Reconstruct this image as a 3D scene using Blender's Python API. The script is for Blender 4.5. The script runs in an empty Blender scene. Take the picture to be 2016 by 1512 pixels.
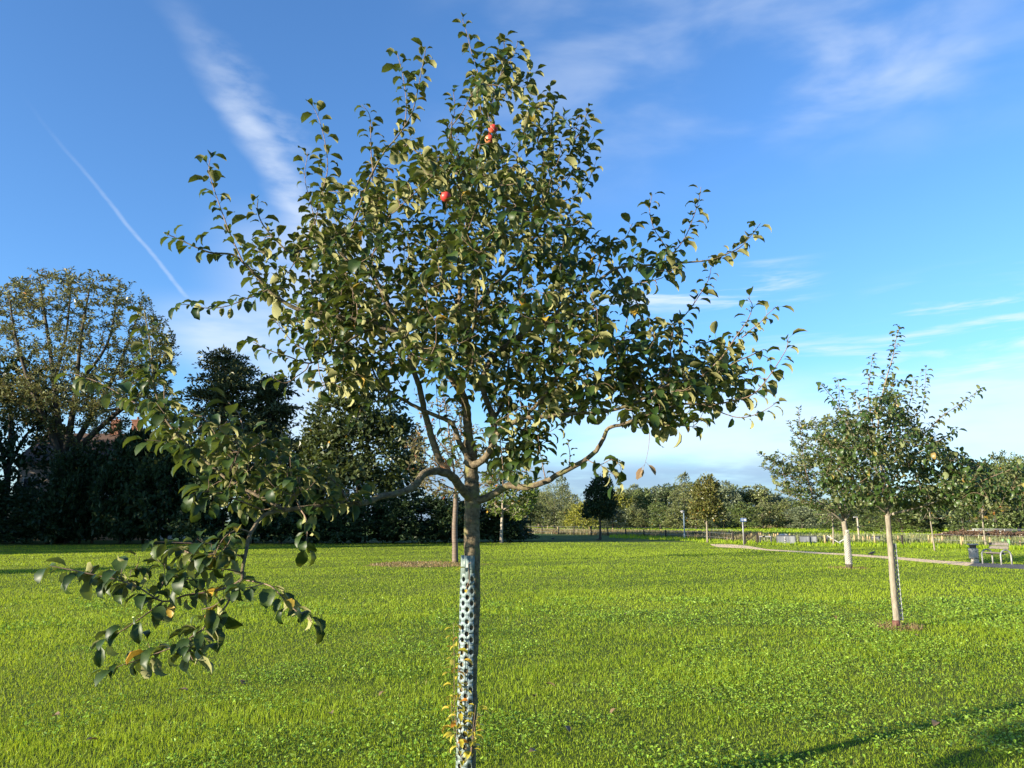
import bpy, math, random
import numpy as np
from math import radians as R, sin, cos, pi
from mathutils import Vector, Matrix

random.seed(7)
rng = np.random.default_rng(7)
C = bpy.context.scene.collection
SC = bpy.context.scene

# ---------------------------------------------------------------- camera
EYE, FPX, HORIZON = 1.65, 1514.0, 1026.0
PITCH = math.atan((HORIZON - 756) / FPX)
cd = bpy.data.cameras.new("camera")
cd.sensor_fit = 'HORIZONTAL'
cd.angle_x = 2 * math.atan(1008 / FPX)
cd.clip_start, cd.clip_end = 0.05, 6000
cam = bpy.data.objects.new("camera", cd)
C.objects.link(cam)
cam.location = (0, 0, EYE)
cam.rotation_euler = (R(90) + PITCH, 0, 0)
SC.camera = cam

# ---------------------------------------------------------------- light
SUN_EL, SUN_AZ = R(12.5), R(31)                 # az: how far behind the camera's left hand the sun stands
SUN_DIR = Vector((-cos(SUN_AZ) * cos(SUN_EL), -sin(SUN_AZ) * cos(SUN_EL), sin(SUN_EL)))
sl = bpy.data.lights.new("sun", 'SUN')
sl.energy, sl.angle, sl.color = 5.0, R(0.55), (1.0, 0.88, 0.70)
sun = bpy.data.objects.new("sun", sl)
C.objects.link(sun)
sun.rotation_euler = (-SUN_DIR).to_track_quat('-Z', 'Y').to_euler()
SC.view_settings.view_transform = 'Standard'
SC.view_settings.look = 'None'
SC.view_settings.exposure = 1.6
SC.view_settings.gamma = 1.0
SKY_STRENGTH = 0.085


def ray(x, y):
    u, v = (x - 1008) / FPX, (756 - y) / FPX
    return Vector((u, cos(PITCH) - v * sin(PITCH), sin(PITCH) + v * cos(PITCH)))


def P(x, y, Y):
    """the point at distance Y in front of the viewer seen at photograph position x, y"""
    d = ray(x, y)
    d = d * (Y / d.y)
    return Vector((d.x, Y, d.z + EYE))


def G(x, y):
    """the ground point seen at x, y"""
    d = ray(x, y)
    d = d * (-EYE / d.z)
    return Vector((d.x, d.y, 0.0))


# ---------------------------------------------------------------- node helper
class N:
    def __init__(self, tree):
        self.t = tree

    def new(self, typ, **kw):
        n = self.t.nodes.new(typ)
        for k, v in kw.items():
            setattr(n, k, v)
        return n

    def link(self, a, b):
        self.t.links.new(a, b)

    def inp(self, sock, v):
        if hasattr(v, 'is_linked') or hasattr(v, 'links'):
            self.link(v, sock)
        else:
            sock.default_value = v

    def m(self, op, a, b=0.0, c=None, clamp=False):
        n = self.new('ShaderNodeMath', operation=op)
        n.use_clamp = clamp
        self.inp(n.inputs[0], a)
        self.inp(n.inputs[1], b)
        if c is not None:
            self.inp(n.inputs[2], c)
        return n.outputs[0]

    def mr(self, v, a, b, lo=0.0, hi=1.0, smooth=True):
        n = self.new('ShaderNodeMapRange')
        n.interpolation_type = 'SMOOTHSTEP' if smooth else 'LINEAR'
        self.inp(n.inputs[0], v)
        for i, q in enumerate((a, b, lo, hi)):
            self.inp(n.inputs[i + 1], q)
        return n.outputs[0]

    def mix(self, f, a, b):
        n = self.new('ShaderNodeMix', data_type='RGBA')
        self.inp(n.inputs[0], f)
        for s, v in ((n.inputs[6], a), (n.inputs[7], b)):
            self.inp(s, (*v, 1.0) if isinstance(v, tuple) and len(v) == 3 else v)
        return n.outputs[2]

    def noise(self, vec, scale, detail=3.0, rough=0.55, dist=0.0):
        n = self.new('ShaderNodeTexNoise')
        if vec is not None:
            self.link(vec, n.inputs['Vector'])
        n.inputs['Scale'].default_value = scale
        n.inputs['Detail'].default_value = detail
        n.inputs['Roughness'].default_value = rough
        n.inputs['Distortion'].default_value = dist
        return n.outputs['Fac']

    def scale(self, vec, s):
        n = self.new('ShaderNodeVectorMath', operation='MULTIPLY')
        self.link(vec, n.inputs[0])
        n.inputs[1].default_value = s
        return n.outputs[0]


# ---------------------------------------------------------------- sky with high cloud (all by direction)
W = bpy.data.worlds.new("World")
SC.world = W
W.use_nodes = True
W.node_tree.nodes.clear()
w = N(W.node_tree)
sky = w.new('ShaderNodeTexSky', sky_type='NISHITA')
sky.sun_disc = False
sky.sun_elevation = SUN_EL
sky.sun_rotation = math.atan2(SUN_DIR.x, SUN_DIR.y) % (2 * pi)
sky.altitude, sky.air_density, sky.dust_density, sky.ozone_density = 30, 1.0, 0.7, 3.0
tc = w.new('ShaderNodeTexCoord')
sep = w.new('ShaderNodeSeparateXYZ')
w.link(tc.outputs['Generated'], sep.inputs[0])
dx, dy, dz = sep.outputs
zc = w.m('MAXIMUM', dz, 0.02)
cx, cy = w.m('DIVIDE', dx, zc), w.m('DIVIDE', dy, zc)     # where the line of sight meets a flat cloud layer
comb = w.new('ShaderNodeCombineXYZ')
w.link(cx, comb.inputs[0]); w.link(cy, comb.inputs[1])
plane = comb.outputs[0]
az = w.m('ARCTAN2', dx, dy)
el = w.m('ARCSINE', dz)


def cloud_xy(x, y):
    d = ray(x, y)
    return np.array((d.x / d.z, d.y / d.z))


def azel(x, y):
    d = ray(x, y).normalized()
    return math.atan2(d.x, d.y), math.asin(d.z)


def streak(p0, p1, w0, w1, amount, nscale, fade0=0.08, fade1=0.08, contrast=(0.3, 0.62)):
    a, b = cloud_xy(*p0), cloud_xy(*p1)
    L = float(np.linalg.norm(b - a)); u = (b - a) / L
    t = w.m('DIVIDE', w.m('ADD', w.m('MULTIPLY', w.m('SUBTRACT', cx, float(a[0])), float(u[0])),
                          w.m('MULTIPLY', w.m('SUBTRACT', cy, float(a[1])), float(u[1]))), L)
    s = w.m('ADD', w.m('MULTIPLY', w.m('SUBTRACT', cx, float(a[0])), float(-u[1])),
            w.m('MULTIPLY', w.m('SUBTRACT', cy, float(a[1])), float(u[0])))
    wob = w.m('MULTIPLY', w.m('SUBTRACT', w.noise(plane, nscale * 0.6, 4.0, 0.6), 0.5), (w0 + w1) * 0.9)
    s = w.m('ABSOLUTE', w.m('ADD', s, wob))
    wd = w.mr(t, 0.0, 1.0, w0, w1, False)
    prof = w.mr(w.m('DIVIDE', s, wd), 1.0, 0.1)
    ends = w.m('MULTIPLY', w.mr(t, 0.0, fade0), w.mr(t, 1.0, 1.0 - fade1))
    tex = w.mr(w.noise(plane, nscale * 2.2, 5.0, 0.55, 0.2), contrast[0], contrast[1])
    return w.m('MULTIPLY', w.m('MULTIPLY', prof, ends), w.m('MULTIPLY', tex, amount))


def band(x0, y0, x1, y1, soft, amount, tex):
    """soft-edged patch of cloud in azimuth and elevation"""
    a0, e1 = azel(x0, y0); a1, e0 = azel(x1, y1)
    a0, a1 = min(a0, azel(x0, y1)[0]), max(a1, azel(x1, y0)[0])
    q = w.m('MULTIPLY', w.mr(az, a0 - soft, a0 + soft), w.mr(az, a1 + soft, a1 - soft))
    se = soft * 0.45
    q = w.m('MULTIPLY', q, w.m('MULTIPLY', w.mr(el, e0 - se, e0 + se), w.mr(el, e1 + se, e1 - se)))
    return w.m('MULTIPLY', w.m('MULTIPLY', q, tex), amount)


ae = w.new('ShaderNodeCombineXYZ')
w.link(az, ae.inputs[0]); w.link(el, ae.inputs[1])
strat = w.mr(w.noise(w.scale(ae.outputs[0], (3.0, 26.0, 1.0)), 1.6, 5.0, 0.6, 0.5), 0.46, 0.72)
wisp = w.mr(w.noise(w.scale(plane, (1.0, 2.2, 1.0)), 1.7, 6.0, 0.6, 0.9), 0.42, 0.75)
wisp2 = w.mr(w.noise(w.scale(ae.outputs[0], (3.2, 9.0, 1.0)), 1.6, 5.0, 0.5, 0.25), 0.36, 0.78)
ones = w.mr(w.noise(w.scale(ae.outputs[0], (4.0, 16.0, 1.0)), 1.4, 4.0), 0.1, 0.6)
parts = [
    streak((255, -90), (640, 480), 0.05, 0.115, 0.58, 3.0, 0.5, 0.10, (0.05, 0.75)),
    streak((300, -60), (600, 330), 0.05, 0.12, 0.16, 8.0, 0.5, 0.15, (0.25, 0.7)),
    streak((20, 160), (372, 590), 0.009, 0.018, 0.24, 5.0, 0.6, 0.05, (0.0, 0.6)),
    band(960, -60, 2030, 190, 0.16, 0.28, wisp2),
    band(1560, 90, 1900, 160, 0.06, 0.34, wisp2),
    band(330, 600, 500, 710, 0.06, 0.62, ones),
    band(490, 430, 760, 900, 0.08, 0.52, ones),
    band(1180, 545, 1580, 600, 0.05, 0.75, strat),
    band(1760, 570, 2200, 625, 0.06, 0.7, strat),
    band(1450, 680, 2200, 760, 0.06, 0.75, strat),
    band(1150, 770, 2200, 900, 0.07, 0.62, ones),
    band(-400, 760, 2600, 1040, 0.10, 0.26, ones),
]
mask = parts[0]
for q in parts[1:]:
    mask = w.m('ADD', w.m('MULTIPLY', mask, w.m('SUBTRACT', 1.0, q)), q)
mask = w.m('MINIMUM', mask, 0.95)
tint = w.new('ShaderNodeMix', data_type='RGBA', blend_type='MULTIPLY')
tint.inputs[0].default_value = 1.0
w.link(sky.outputs[0], tint.inputs[6])
tint.inputs[7].default_value = (0.70, 0.98, 1.27, 1.0)
col = w.mix(mask, tint.outputs[2], (3.7, 4.05, 4.5))
bank = band(600, 908, 1620, 1060, 0.035, 0.68, w.mr(w.noise(w.scale(ae.outputs[0], (6.0, 30.0, 1.0)), 1.5, 4.0), 0.15, 0.55))
col = w.mix(bank, col, (1.15, 1.7, 2.7))
bg = w.new('ShaderNodeBackground')
w.link(col, bg.inputs[0])
bg.inputs[1].default_value = SKY_STRENGTH
wo = w.new('ShaderNodeOutputWorld')
w.link(bg.outputs[0], wo.inputs[0])


# ---------------------------------------------------------------- materials
def material(name):
    m = bpy.data.materials.new(name)
    m.use_nodes = True
    m.node_tree.nodes.clear()
    n = N(m.node_tree)
    out = n.new('ShaderNodeOutputMaterial')
    return m, n, out


def rough_mat(name, c1, c2, scale=20.0, rough=0.75, bump=0.0, stretch=(1, 1, 1), metal=0.0, c3=None, spec=0.4):
    m, n, out = material(name)
    t = n.new('ShaderNodeTexCoord')
    v = n.scale(t.outputs['Object'], stretch)
    f = n.mr(n.noise(v, scale, 5.0, 0.62), 0.32, 0.68)
    col = n.mix(f, c1, c2)
    if c3:
        f3 = n.mr(n.noise(v, scale * 0.31, 4.0, 0.6), 0.52, 0.66)
        col = n.mix(f3, col, c3)
    b = n.new('ShaderNodeBsdfPrincipled')
    n.link(col, b.inputs['Base Color'])
    b.inputs['Roughness'].default_value = rough
    b.inputs['Metallic'].default_value = metal
    b.inputs['Specular IOR Level'].default_value = spec
    if bump:
        bn = n.new('ShaderNodeBump')
        bn.inputs['Strength'].default_value = bump
        bn.inputs['Distance'].default_value = 0.01
        n.link(n.noise(v, scale * 1.7, 5.0, 0.65), bn.inputs['Height'])
        n.link(bn.outputs[0], b.inputs['Normal'])
    n.link(b.outputs[0], out.inputs[0])
    return m


def leaf_mat(name, top_a, top_b, under, glow, yellow=0.96, ycol=(0.42, 0.27, 0.03), ocol=(0.30, 0.10, 0.02), rough=0.42, trans=0.3, mott=0.0, spec=0.45):
    m, n, out = material(name)
    at = n.new('ShaderNodeAttribute', attribute_name='tint')
    tv = at.outputs['Fac']
    geo = n.new('ShaderNodeNewGeometry')
    g = n.mix(tv, top_a, top_b)
    if mott:
        f = n.mr(n.noise(geo.outputs['Position'], mott, 3.0), 0.35, 0.65)
        g = n.mix(n.m('MULTIPLY', f, 0.5), g, top_a)
    g = n.mix(geo.outputs['Backfacing'], g, under)
    y = n.mr(tv, yellow, yellow + 0.012)
    o = n.mr(tv, 0.5 + yellow / 2, 0.512 + yellow / 2)
    g = n.mix(y, g, n.mix(o, ycol, ocol))
    b = n.new('ShaderNodeBsdfPrincipled')
    n.link(g, b.inputs['Base Color'])
    n.link(n.m('ADD', n.m('MULTIPLY', geo.outputs['Backfacing'], 0.3), rough), b.inputs['Roughness'])
    b.inputs['Specular IOR Level'].default_value = spec
    tr = n.new('ShaderNodeBsdfTranslucent')
    n.link(n.mix(y, glow, ycol), tr.inputs[0])
    mx = n.new('ShaderNodeMixShader')
    mx.inputs[0].default_value = trans
    n.link(b.outputs[0], mx.inputs[1]); n.link(tr.outputs[0], mx.inputs[2])
    n.link(mx.outputs[0], out.inputs[0])
    return m


M = {}
M['bark'] = rough_mat('apple_bark', (0.062, 0.048, 0.028), (0.185, 0.145, 0.085), 34, 0.88, 0.9, (1, 1, 1.3), c3=(0.15, 0.145, 0.05))
M['bark_pale'] = rough_mat('pale_bark', (0.135, 0.115, 0.083), (0.245, 0.213, 0.16), 22, 0.85, 0.5, (1, 1, 0.25), c3=(0.15, 0.142, 0.09))
M['bark_red'] = rough_mat('cherry_bark', (0.075, 0.052, 0.036), (0.16, 0.118, 0.082), 14, 0.7, 0.3, (0.3, 0.3, 3.0), c3=(0.11, 0.09, 0.07))
M['bark_dark'] = rough_mat('dark_bark', (0.035, 0.03, 0.022), (0.08, 0.065, 0.05), 8, 0.9, 0.5, (1, 1, 0.3))
M['bark_white'] = rough_mat('whitish_bark', (0.25, 0.21, 0.15), (0.36, 0.31, 0.24), 10, 0.8, 0.2, (1, 1, 0.3))
M['split_wood'] = rough_mat('split_wood', (0.30, 0.14, 0.06), (0.50, 0.27, 0.13), 90, 0.9, 0.6, (1, 1, 0.2))
M['red_base'] = rough_mat('red_brown_base', (0.075, 0.030, 0.022), (0.13, 0.055, 0.038), 40, 0.8, 0.3)
M['twig'] = rough_mat('twig', (0.11, 0.075, 0.05), (0.21, 0.14, 0.09), 60, 0.7)
M['leaf'] = leaf_mat('apple_leaf', (0.012, 0.032, 0.005), (0.042, 0.070, 0.010), (0.235, 0.235, 0.095), (0.15, 0.20, 0.02), 0.988, rough=0.48, trans=0.17, mott=60, spec=0.32)
M['leaf_two'] = leaf_mat('orchard_leaf', (0.018, 0.045, 0.008), (0.055, 0.088, 0.016), (0.15, 0.175, 0.07), (0.16, 0.2, 0.03), 0.975, (0.26, 0.22, 0.05), (0.22, 0.15, 0.05), trans=0.22)
M['leaf_sucker'] = leaf_mat('sucker_leaf', (0.30, 0.30, 0.03), (0.55, 0.42, 0.05), (0.42, 0.38, 0.08), (0.5, 0.45, 0.04), 0.8, (0.60, 0.40, 0.05), (0.52, 0.20, 0.03), trans=0.35)
M['leaf_dry'] = leaf_mat('dry_leaf', (0.14, 0.09, 0.05), (0.22, 0.15, 0.08), (0.24, 0.17, 0.09), (0.2, 0.12, 0.04), 0.999)
M['leaf_cherry'] = leaf_mat('cherry_leaf', (0.07, 0.085, 0.025), (0.18, 0.15, 0.06), (0.17, 0.15, 0.07), (0.22, 0.18, 0.05), 0.88, (0.26, 0.13, 0.05), (0.22, 0.08, 0.04))
M['leaf_lime'] = leaf_mat('lime_leaf', (0.06, 0.10, 0.015), (0.14, 0.19, 0.03), (0.12, 0.17, 0.04), (0.2, 0.28, 0.03), 0.97)
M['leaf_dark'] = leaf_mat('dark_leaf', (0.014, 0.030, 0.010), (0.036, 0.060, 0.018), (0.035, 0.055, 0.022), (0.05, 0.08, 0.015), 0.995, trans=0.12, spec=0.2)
M['leaf_airy'] = leaf_mat('airy_leaf', (0.050, 0.082, 0.024), (0.150, 0.182, 0.066), (0.14, 0.15, 0.05), (0.2, 0.18, 0.05), 0.98, (0.33, 0.25, 0.08), trans=0.25)
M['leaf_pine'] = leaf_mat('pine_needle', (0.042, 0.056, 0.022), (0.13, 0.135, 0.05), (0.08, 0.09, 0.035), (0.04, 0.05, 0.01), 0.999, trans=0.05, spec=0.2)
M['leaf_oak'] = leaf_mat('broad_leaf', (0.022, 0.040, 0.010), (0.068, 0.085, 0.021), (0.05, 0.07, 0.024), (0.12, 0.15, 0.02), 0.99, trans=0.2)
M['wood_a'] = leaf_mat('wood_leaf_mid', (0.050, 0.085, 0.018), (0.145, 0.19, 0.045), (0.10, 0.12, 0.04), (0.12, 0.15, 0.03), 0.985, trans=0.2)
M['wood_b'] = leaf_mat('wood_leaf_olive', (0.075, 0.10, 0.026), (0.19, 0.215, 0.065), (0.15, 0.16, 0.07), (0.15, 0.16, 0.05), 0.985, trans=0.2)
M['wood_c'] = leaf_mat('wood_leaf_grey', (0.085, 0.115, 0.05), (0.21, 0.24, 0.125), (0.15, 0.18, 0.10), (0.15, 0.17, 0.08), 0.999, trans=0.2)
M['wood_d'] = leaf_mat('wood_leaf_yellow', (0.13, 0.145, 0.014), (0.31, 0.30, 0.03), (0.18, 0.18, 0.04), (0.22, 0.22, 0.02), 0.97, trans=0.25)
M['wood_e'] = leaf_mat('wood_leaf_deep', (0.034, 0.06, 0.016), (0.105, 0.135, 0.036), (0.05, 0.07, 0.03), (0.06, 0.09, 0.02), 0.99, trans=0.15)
M['leaf_autumn'] = leaf_mat('autumn_leaf', (0.04, 0.06, 0.013), (0.15, 0.145, 0.028), (0.11, 0.11, 0.03), (0.2, 0.16, 0.02), 0.93, (0.32, 0.21, 0.03), (0.30, 0.12, 0.02), trans=0.2)
M['bramble'] = leaf_mat('bramble_leaf', (0.085, 0.05, 0.03), (0.20, 0.13, 0.075), (0.16, 0.10, 0.06), (0.15, 0.09, 0.04), 0.97)
M['grass'] = leaf_mat('grass_blade', (0.085, 0.157, 0.006), (0.318, 0.43, 0.024), (0.24, 0.32, 0.015), (0.44, 0.54, 0.02), 0.990, (0.38, 0.33, 0.09), (0.30, 0.18, 0.07), rough=0.45, trans=0.40, spec=0.25)
M['clover'] = leaf_mat('clover_leaf', (0.085, 0.175, 0.012), (0.25, 0.38, 0.04), (0.26, 0.37, 0.07), (0.32, 0.50, 0.03), 0.995, rough=0.42, trans=0.32, spec=0.3)
M['hay'] = leaf_mat('tall_dry_grass', (0.075, 0.085, 0.022), (0.20, 0.155, 0.075), (0.16, 0.13, 0.06), (0.3, 0.23, 0.08), 0.93, (0.22, 0.10, 0.06), (0.10, 0.16, 0.03))
M['straw'] = leaf_mat('straw', (0.13, 0.095, 0.038), (0.28, 0.20, 0.085), (0.22, 0.16, 0.07), (0.3, 0.2, 0.06), 0.97)
M['guard'] = rough_mat('guard_plastic', (0.155, 0.21, 0.215), (0.20, 0.255, 0.258), 9, 0.42, c3=(0.135, 0.175, 0.155))
M['guard_white'] = rough_mat('white_guard', (0.36, 0.37, 0.35), (0.44, 0.45, 0.43), 9, 0.5)
M['net'] = rough_mat('white_net', (0.30, 0.29, 0.25), (0.38, 0.37, 0.32), 15, 0.6)
M['steel'] = rough_mat('galvanised_steel', (0.20, 0.20, 0.196), (0.29, 0.29, 0.283), 12, 0.5, 0, metal=0.3)
M['steel_dark'] = rough_mat('dark_steel', (0.05, 0.055, 0.06), (0.09, 0.09, 0.10), 12, 0.5, 0, metal=0.3)
M['panel'] = rough_mat('grey_board', (0.12, 0.13, 0.145), (0.20, 0.21, 0.225), 1.6, 0.55, 0, (3, 3, 0.6), c3=(0.27, 0.28, 0.28))
M['white'] = rough_mat('white_paint', (0.42, 0.42, 0.40), (0.52, 0.52, 0.50), 8, 0.5)
M['black'] = rough_mat('black_plastic', (0.012, 0.012, 0.013), (0.03, 0.03, 0.03), 8, 0.5)
M['post'] = rough_mat('weathered_post', (0.012, 0.010, 0.008), (0.035, 0.028, 0.022), 14, 0.9, 0.3, (1, 1, 0.2))
M['stake'] = rough_mat('new_stake', (0.27, 0.19, 0.085), (0.38, 0.28, 0.14), 14, 0.8, 0.3, (1, 1, 0.2))
M['plank'] = rough_mat('grey_plank', (0.085, 0.075, 0.065), (0.15, 0.132, 0.112), 6, 0.8, 0.2, (0.2, 3, 3))
M['concrete'] = rough_mat('concrete', (0.36, 0.32, 0.25), (0.50, 0.45, 0.36), 12, 0.9, 0.2)
M['green_paint'] = rough_mat('green_paint', (0.16, 0.36, 0.10), (0.22, 0.44, 0.14), 8, 0.45)
M['blue_grey'] = rough_mat('blue_grey_paint', (0.10, 0.15, 0.19), (0.15, 0.20, 0.24), 8, 0.5)
M['sign_blue'] = rough_mat('blue_sign', (0.02, 0.07, 0.19), (0.03, 0.09, 0.23), 8, 0.4)
M['crow'] = rough_mat('black_feathers', (0.006, 0.006, 0.008), (0.018, 0.018, 0.022), 40, 0.4)
M['apple'] = rough_mat('apple_skin', (0.42, 0.025, 0.025), (0.55, 0.07, 0.045), 26, 0.42, 0, (1, 1, 0.4), c3=(0.55, 0.25, 0.09))
M['roof'] = rough_mat('roof_tiles', (0.05, 0.030, 0.020), (0.095, 0.056, 0.036), 5, 0.9, 0.4, (1, 1, 4))
M['brick'] = rough_mat('pale_brick', (0.30, 0.23, 0.175), (0.40, 0.32, 0.255), 7, 0.9, 0.2, (1, 1, 3))
M['brick_red'] = rough_mat('red_brick', (0.12, 0.05, 0.032), (0.19, 0.085, 0.05), 9, 0.9, 0.3, (1, 1, 3))
M['glass'] = rough_mat('window_glass', (0.02, 0.025, 0.03), (0.05, 0.06, 0.07), 3, 0.08, 0)


def ground_mat(name, a, b, c, s1, s2, soil=None, bump=0.8):
    m, n, out = material(name)
    geo = n.new('ShaderNodeNewGeometry')
    p = geo.outputs['Position']
    f = n.mr(n.noise(p, s1, 5.0, 0.65), 0.32, 0.68)
    f2 = n.mr(n.noise(p, s2, 4.0, 0.6), 0.38, 0.66)
    col = n.mix(f2, n.mix(f, a, b), c)
    if soil:
        f3 = n.mr(n.noise(p, 1.1, 5.0, 0.7), 0.64, 0.72)
        col = n.mix(f3, col, soil)
    bs = n.new('ShaderNodeBsdfPrincipled')
    n.link(col, bs.inputs['Base Color'])
    bs.inputs['Roughness'].default_value = 0.95
    bs.inputs['Specular IOR Level'].default_value = 0.1
    bn = n.new('ShaderNodeBump')
    bn.inputs['Strength'].default_value = bump
    bn.inputs['Distance'].default_value = 0.05
    n.link(n.noise(p, s1 * 1.5, 5.0, 0.7), bn.inputs['Height'])
    n.link(bn.outputs[0], bs.inputs['Normal'])
    n.link(bs.outputs[0], out.inputs[0])
    return m


M['lawn'] = ground_mat('lawn_ground', (0.040, 0.065, 0.010), (0.085, 0.12, 0.016), (0.10, 0.12, 0.022), 14.0, 0.35, (0.10, 0.075, 0.035))
M['field'] = ground_mat('field_grass', (0.09, 0.15, 0.03), (0.13, 0.20, 0.035), (0.14, 0.18, 0.04), 3.0, 0.06)
M['path'] = ground_mat('path_shell', (0.62, 0.46, 0.27), (0.76, 0.58, 0.37), (0.68, 0.51, 0.31), 9.0, 0.6, bump=1.0)
M['asphalt'] = ground_mat('asphalt', (0.09, 0.09, 0.09), (0.15, 0.15, 0.15), (0.12, 0.115, 0.11), 9.0, 0.6)
M['soil'] = ground_mat('bare_soil', (0.10, 0.065, 0.030), (0.19, 0.125, 0.055), (0.14, 0.12, 0.04), 9.0, 0.8)


# ---------------------------------------------------------------- objects and meshes
def tag(o, label, cat, group=None):
    o['label'] = label
    o['category'] = cat
    if group:
        o['group'] = group
    return o


def empty(name, loc, label, cat, group=None):
    o = bpy.data.objects.new(name, None)
    o.empty_display_size = 0.2
    o.location = loc
    C.objects.link(o)
    return tag(o, label, cat, group)


def mesh_np(name, V, polys, mat, smooth=True, tint=None, wood=None):
    """polys: list of (faces x k) index arrays"""
    me = bpy.data.meshes.new(name)
    V = np.asarray(V, dtype=np.float32)
    polys = [np.asarray(p, dtype=np.int32) for p in polys if len(p)]
    n0 = sum(len(p) for p in polys)
    if wood:                                     # twigs: quads appended with their own material
        polys.append(np.asarray(wood[1], dtype=np.int32) + len(V))
        tint = np.concatenate([tint, np.zeros(len(wood[0]))])
        V = np.vstack([V, np.asarray(wood[0], dtype=np.float32)])
    nl = sum(p.size for p in polys)
    nf = sum(len(p) for p in polys)
    me.vertices.add(len(V)); me.loops.add(nl); me.polygons.add(nf)
    me.vertices.foreach_set('co', V.ravel())
    me.loops.foreach_set('vertex_index', np.concatenate([p.ravel() for p in polys]))
    tot = np.concatenate([np.full(len(p), p.shape[1], dtype=np.int32) for p in polys])
    st = np.concatenate([[0], np.cumsum(tot)[:-1]]).astype(np.int32)
    me.polygons.foreach_set('loop_start', st)
    me.polygons.foreach_set('use_smooth', np.full(nf, smooth, dtype=bool))
    me.update(calc_edges=True)
    me.validate(verbose=False)
    if tint is not None:
        a = me.attributes.new('tint', 'FLOAT', 'POINT')
        a.data.foreach_set('value', np.asarray(tint, dtype=np.float32))
    me.materials.append(mat)
    if wood:
        me.materials.append(wood[2])
        mi = np.zeros(nf, dtype=np.int32); mi[n0:] = 1
        me.polygons.foreach_set('material_index', mi)
    return me


def put(name, me, parent=None, loc=None):
    o = bpy.data.objects.new(name, me)
    C.objects.link(o)
    if parent is not None:
        o.parent = parent                      # meshes of parts are in the parent's local space
    if loc is not None:
        o.location = loc
    return o


def copy_thing(root, loc, rz=0.0, s=(1, 1, 1)):
    r = root.copy(); C.objects.link(r)
    r.location, r.rotation_euler, r.scale = loc, (0, 0, rz), s
    for ch in root.children:
        c = ch.copy(); C.objects.link(c); c.parent = r
        for g in ch.children:
            k = g.copy(); C.objects.link(k); k.parent = c
    return r


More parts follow.
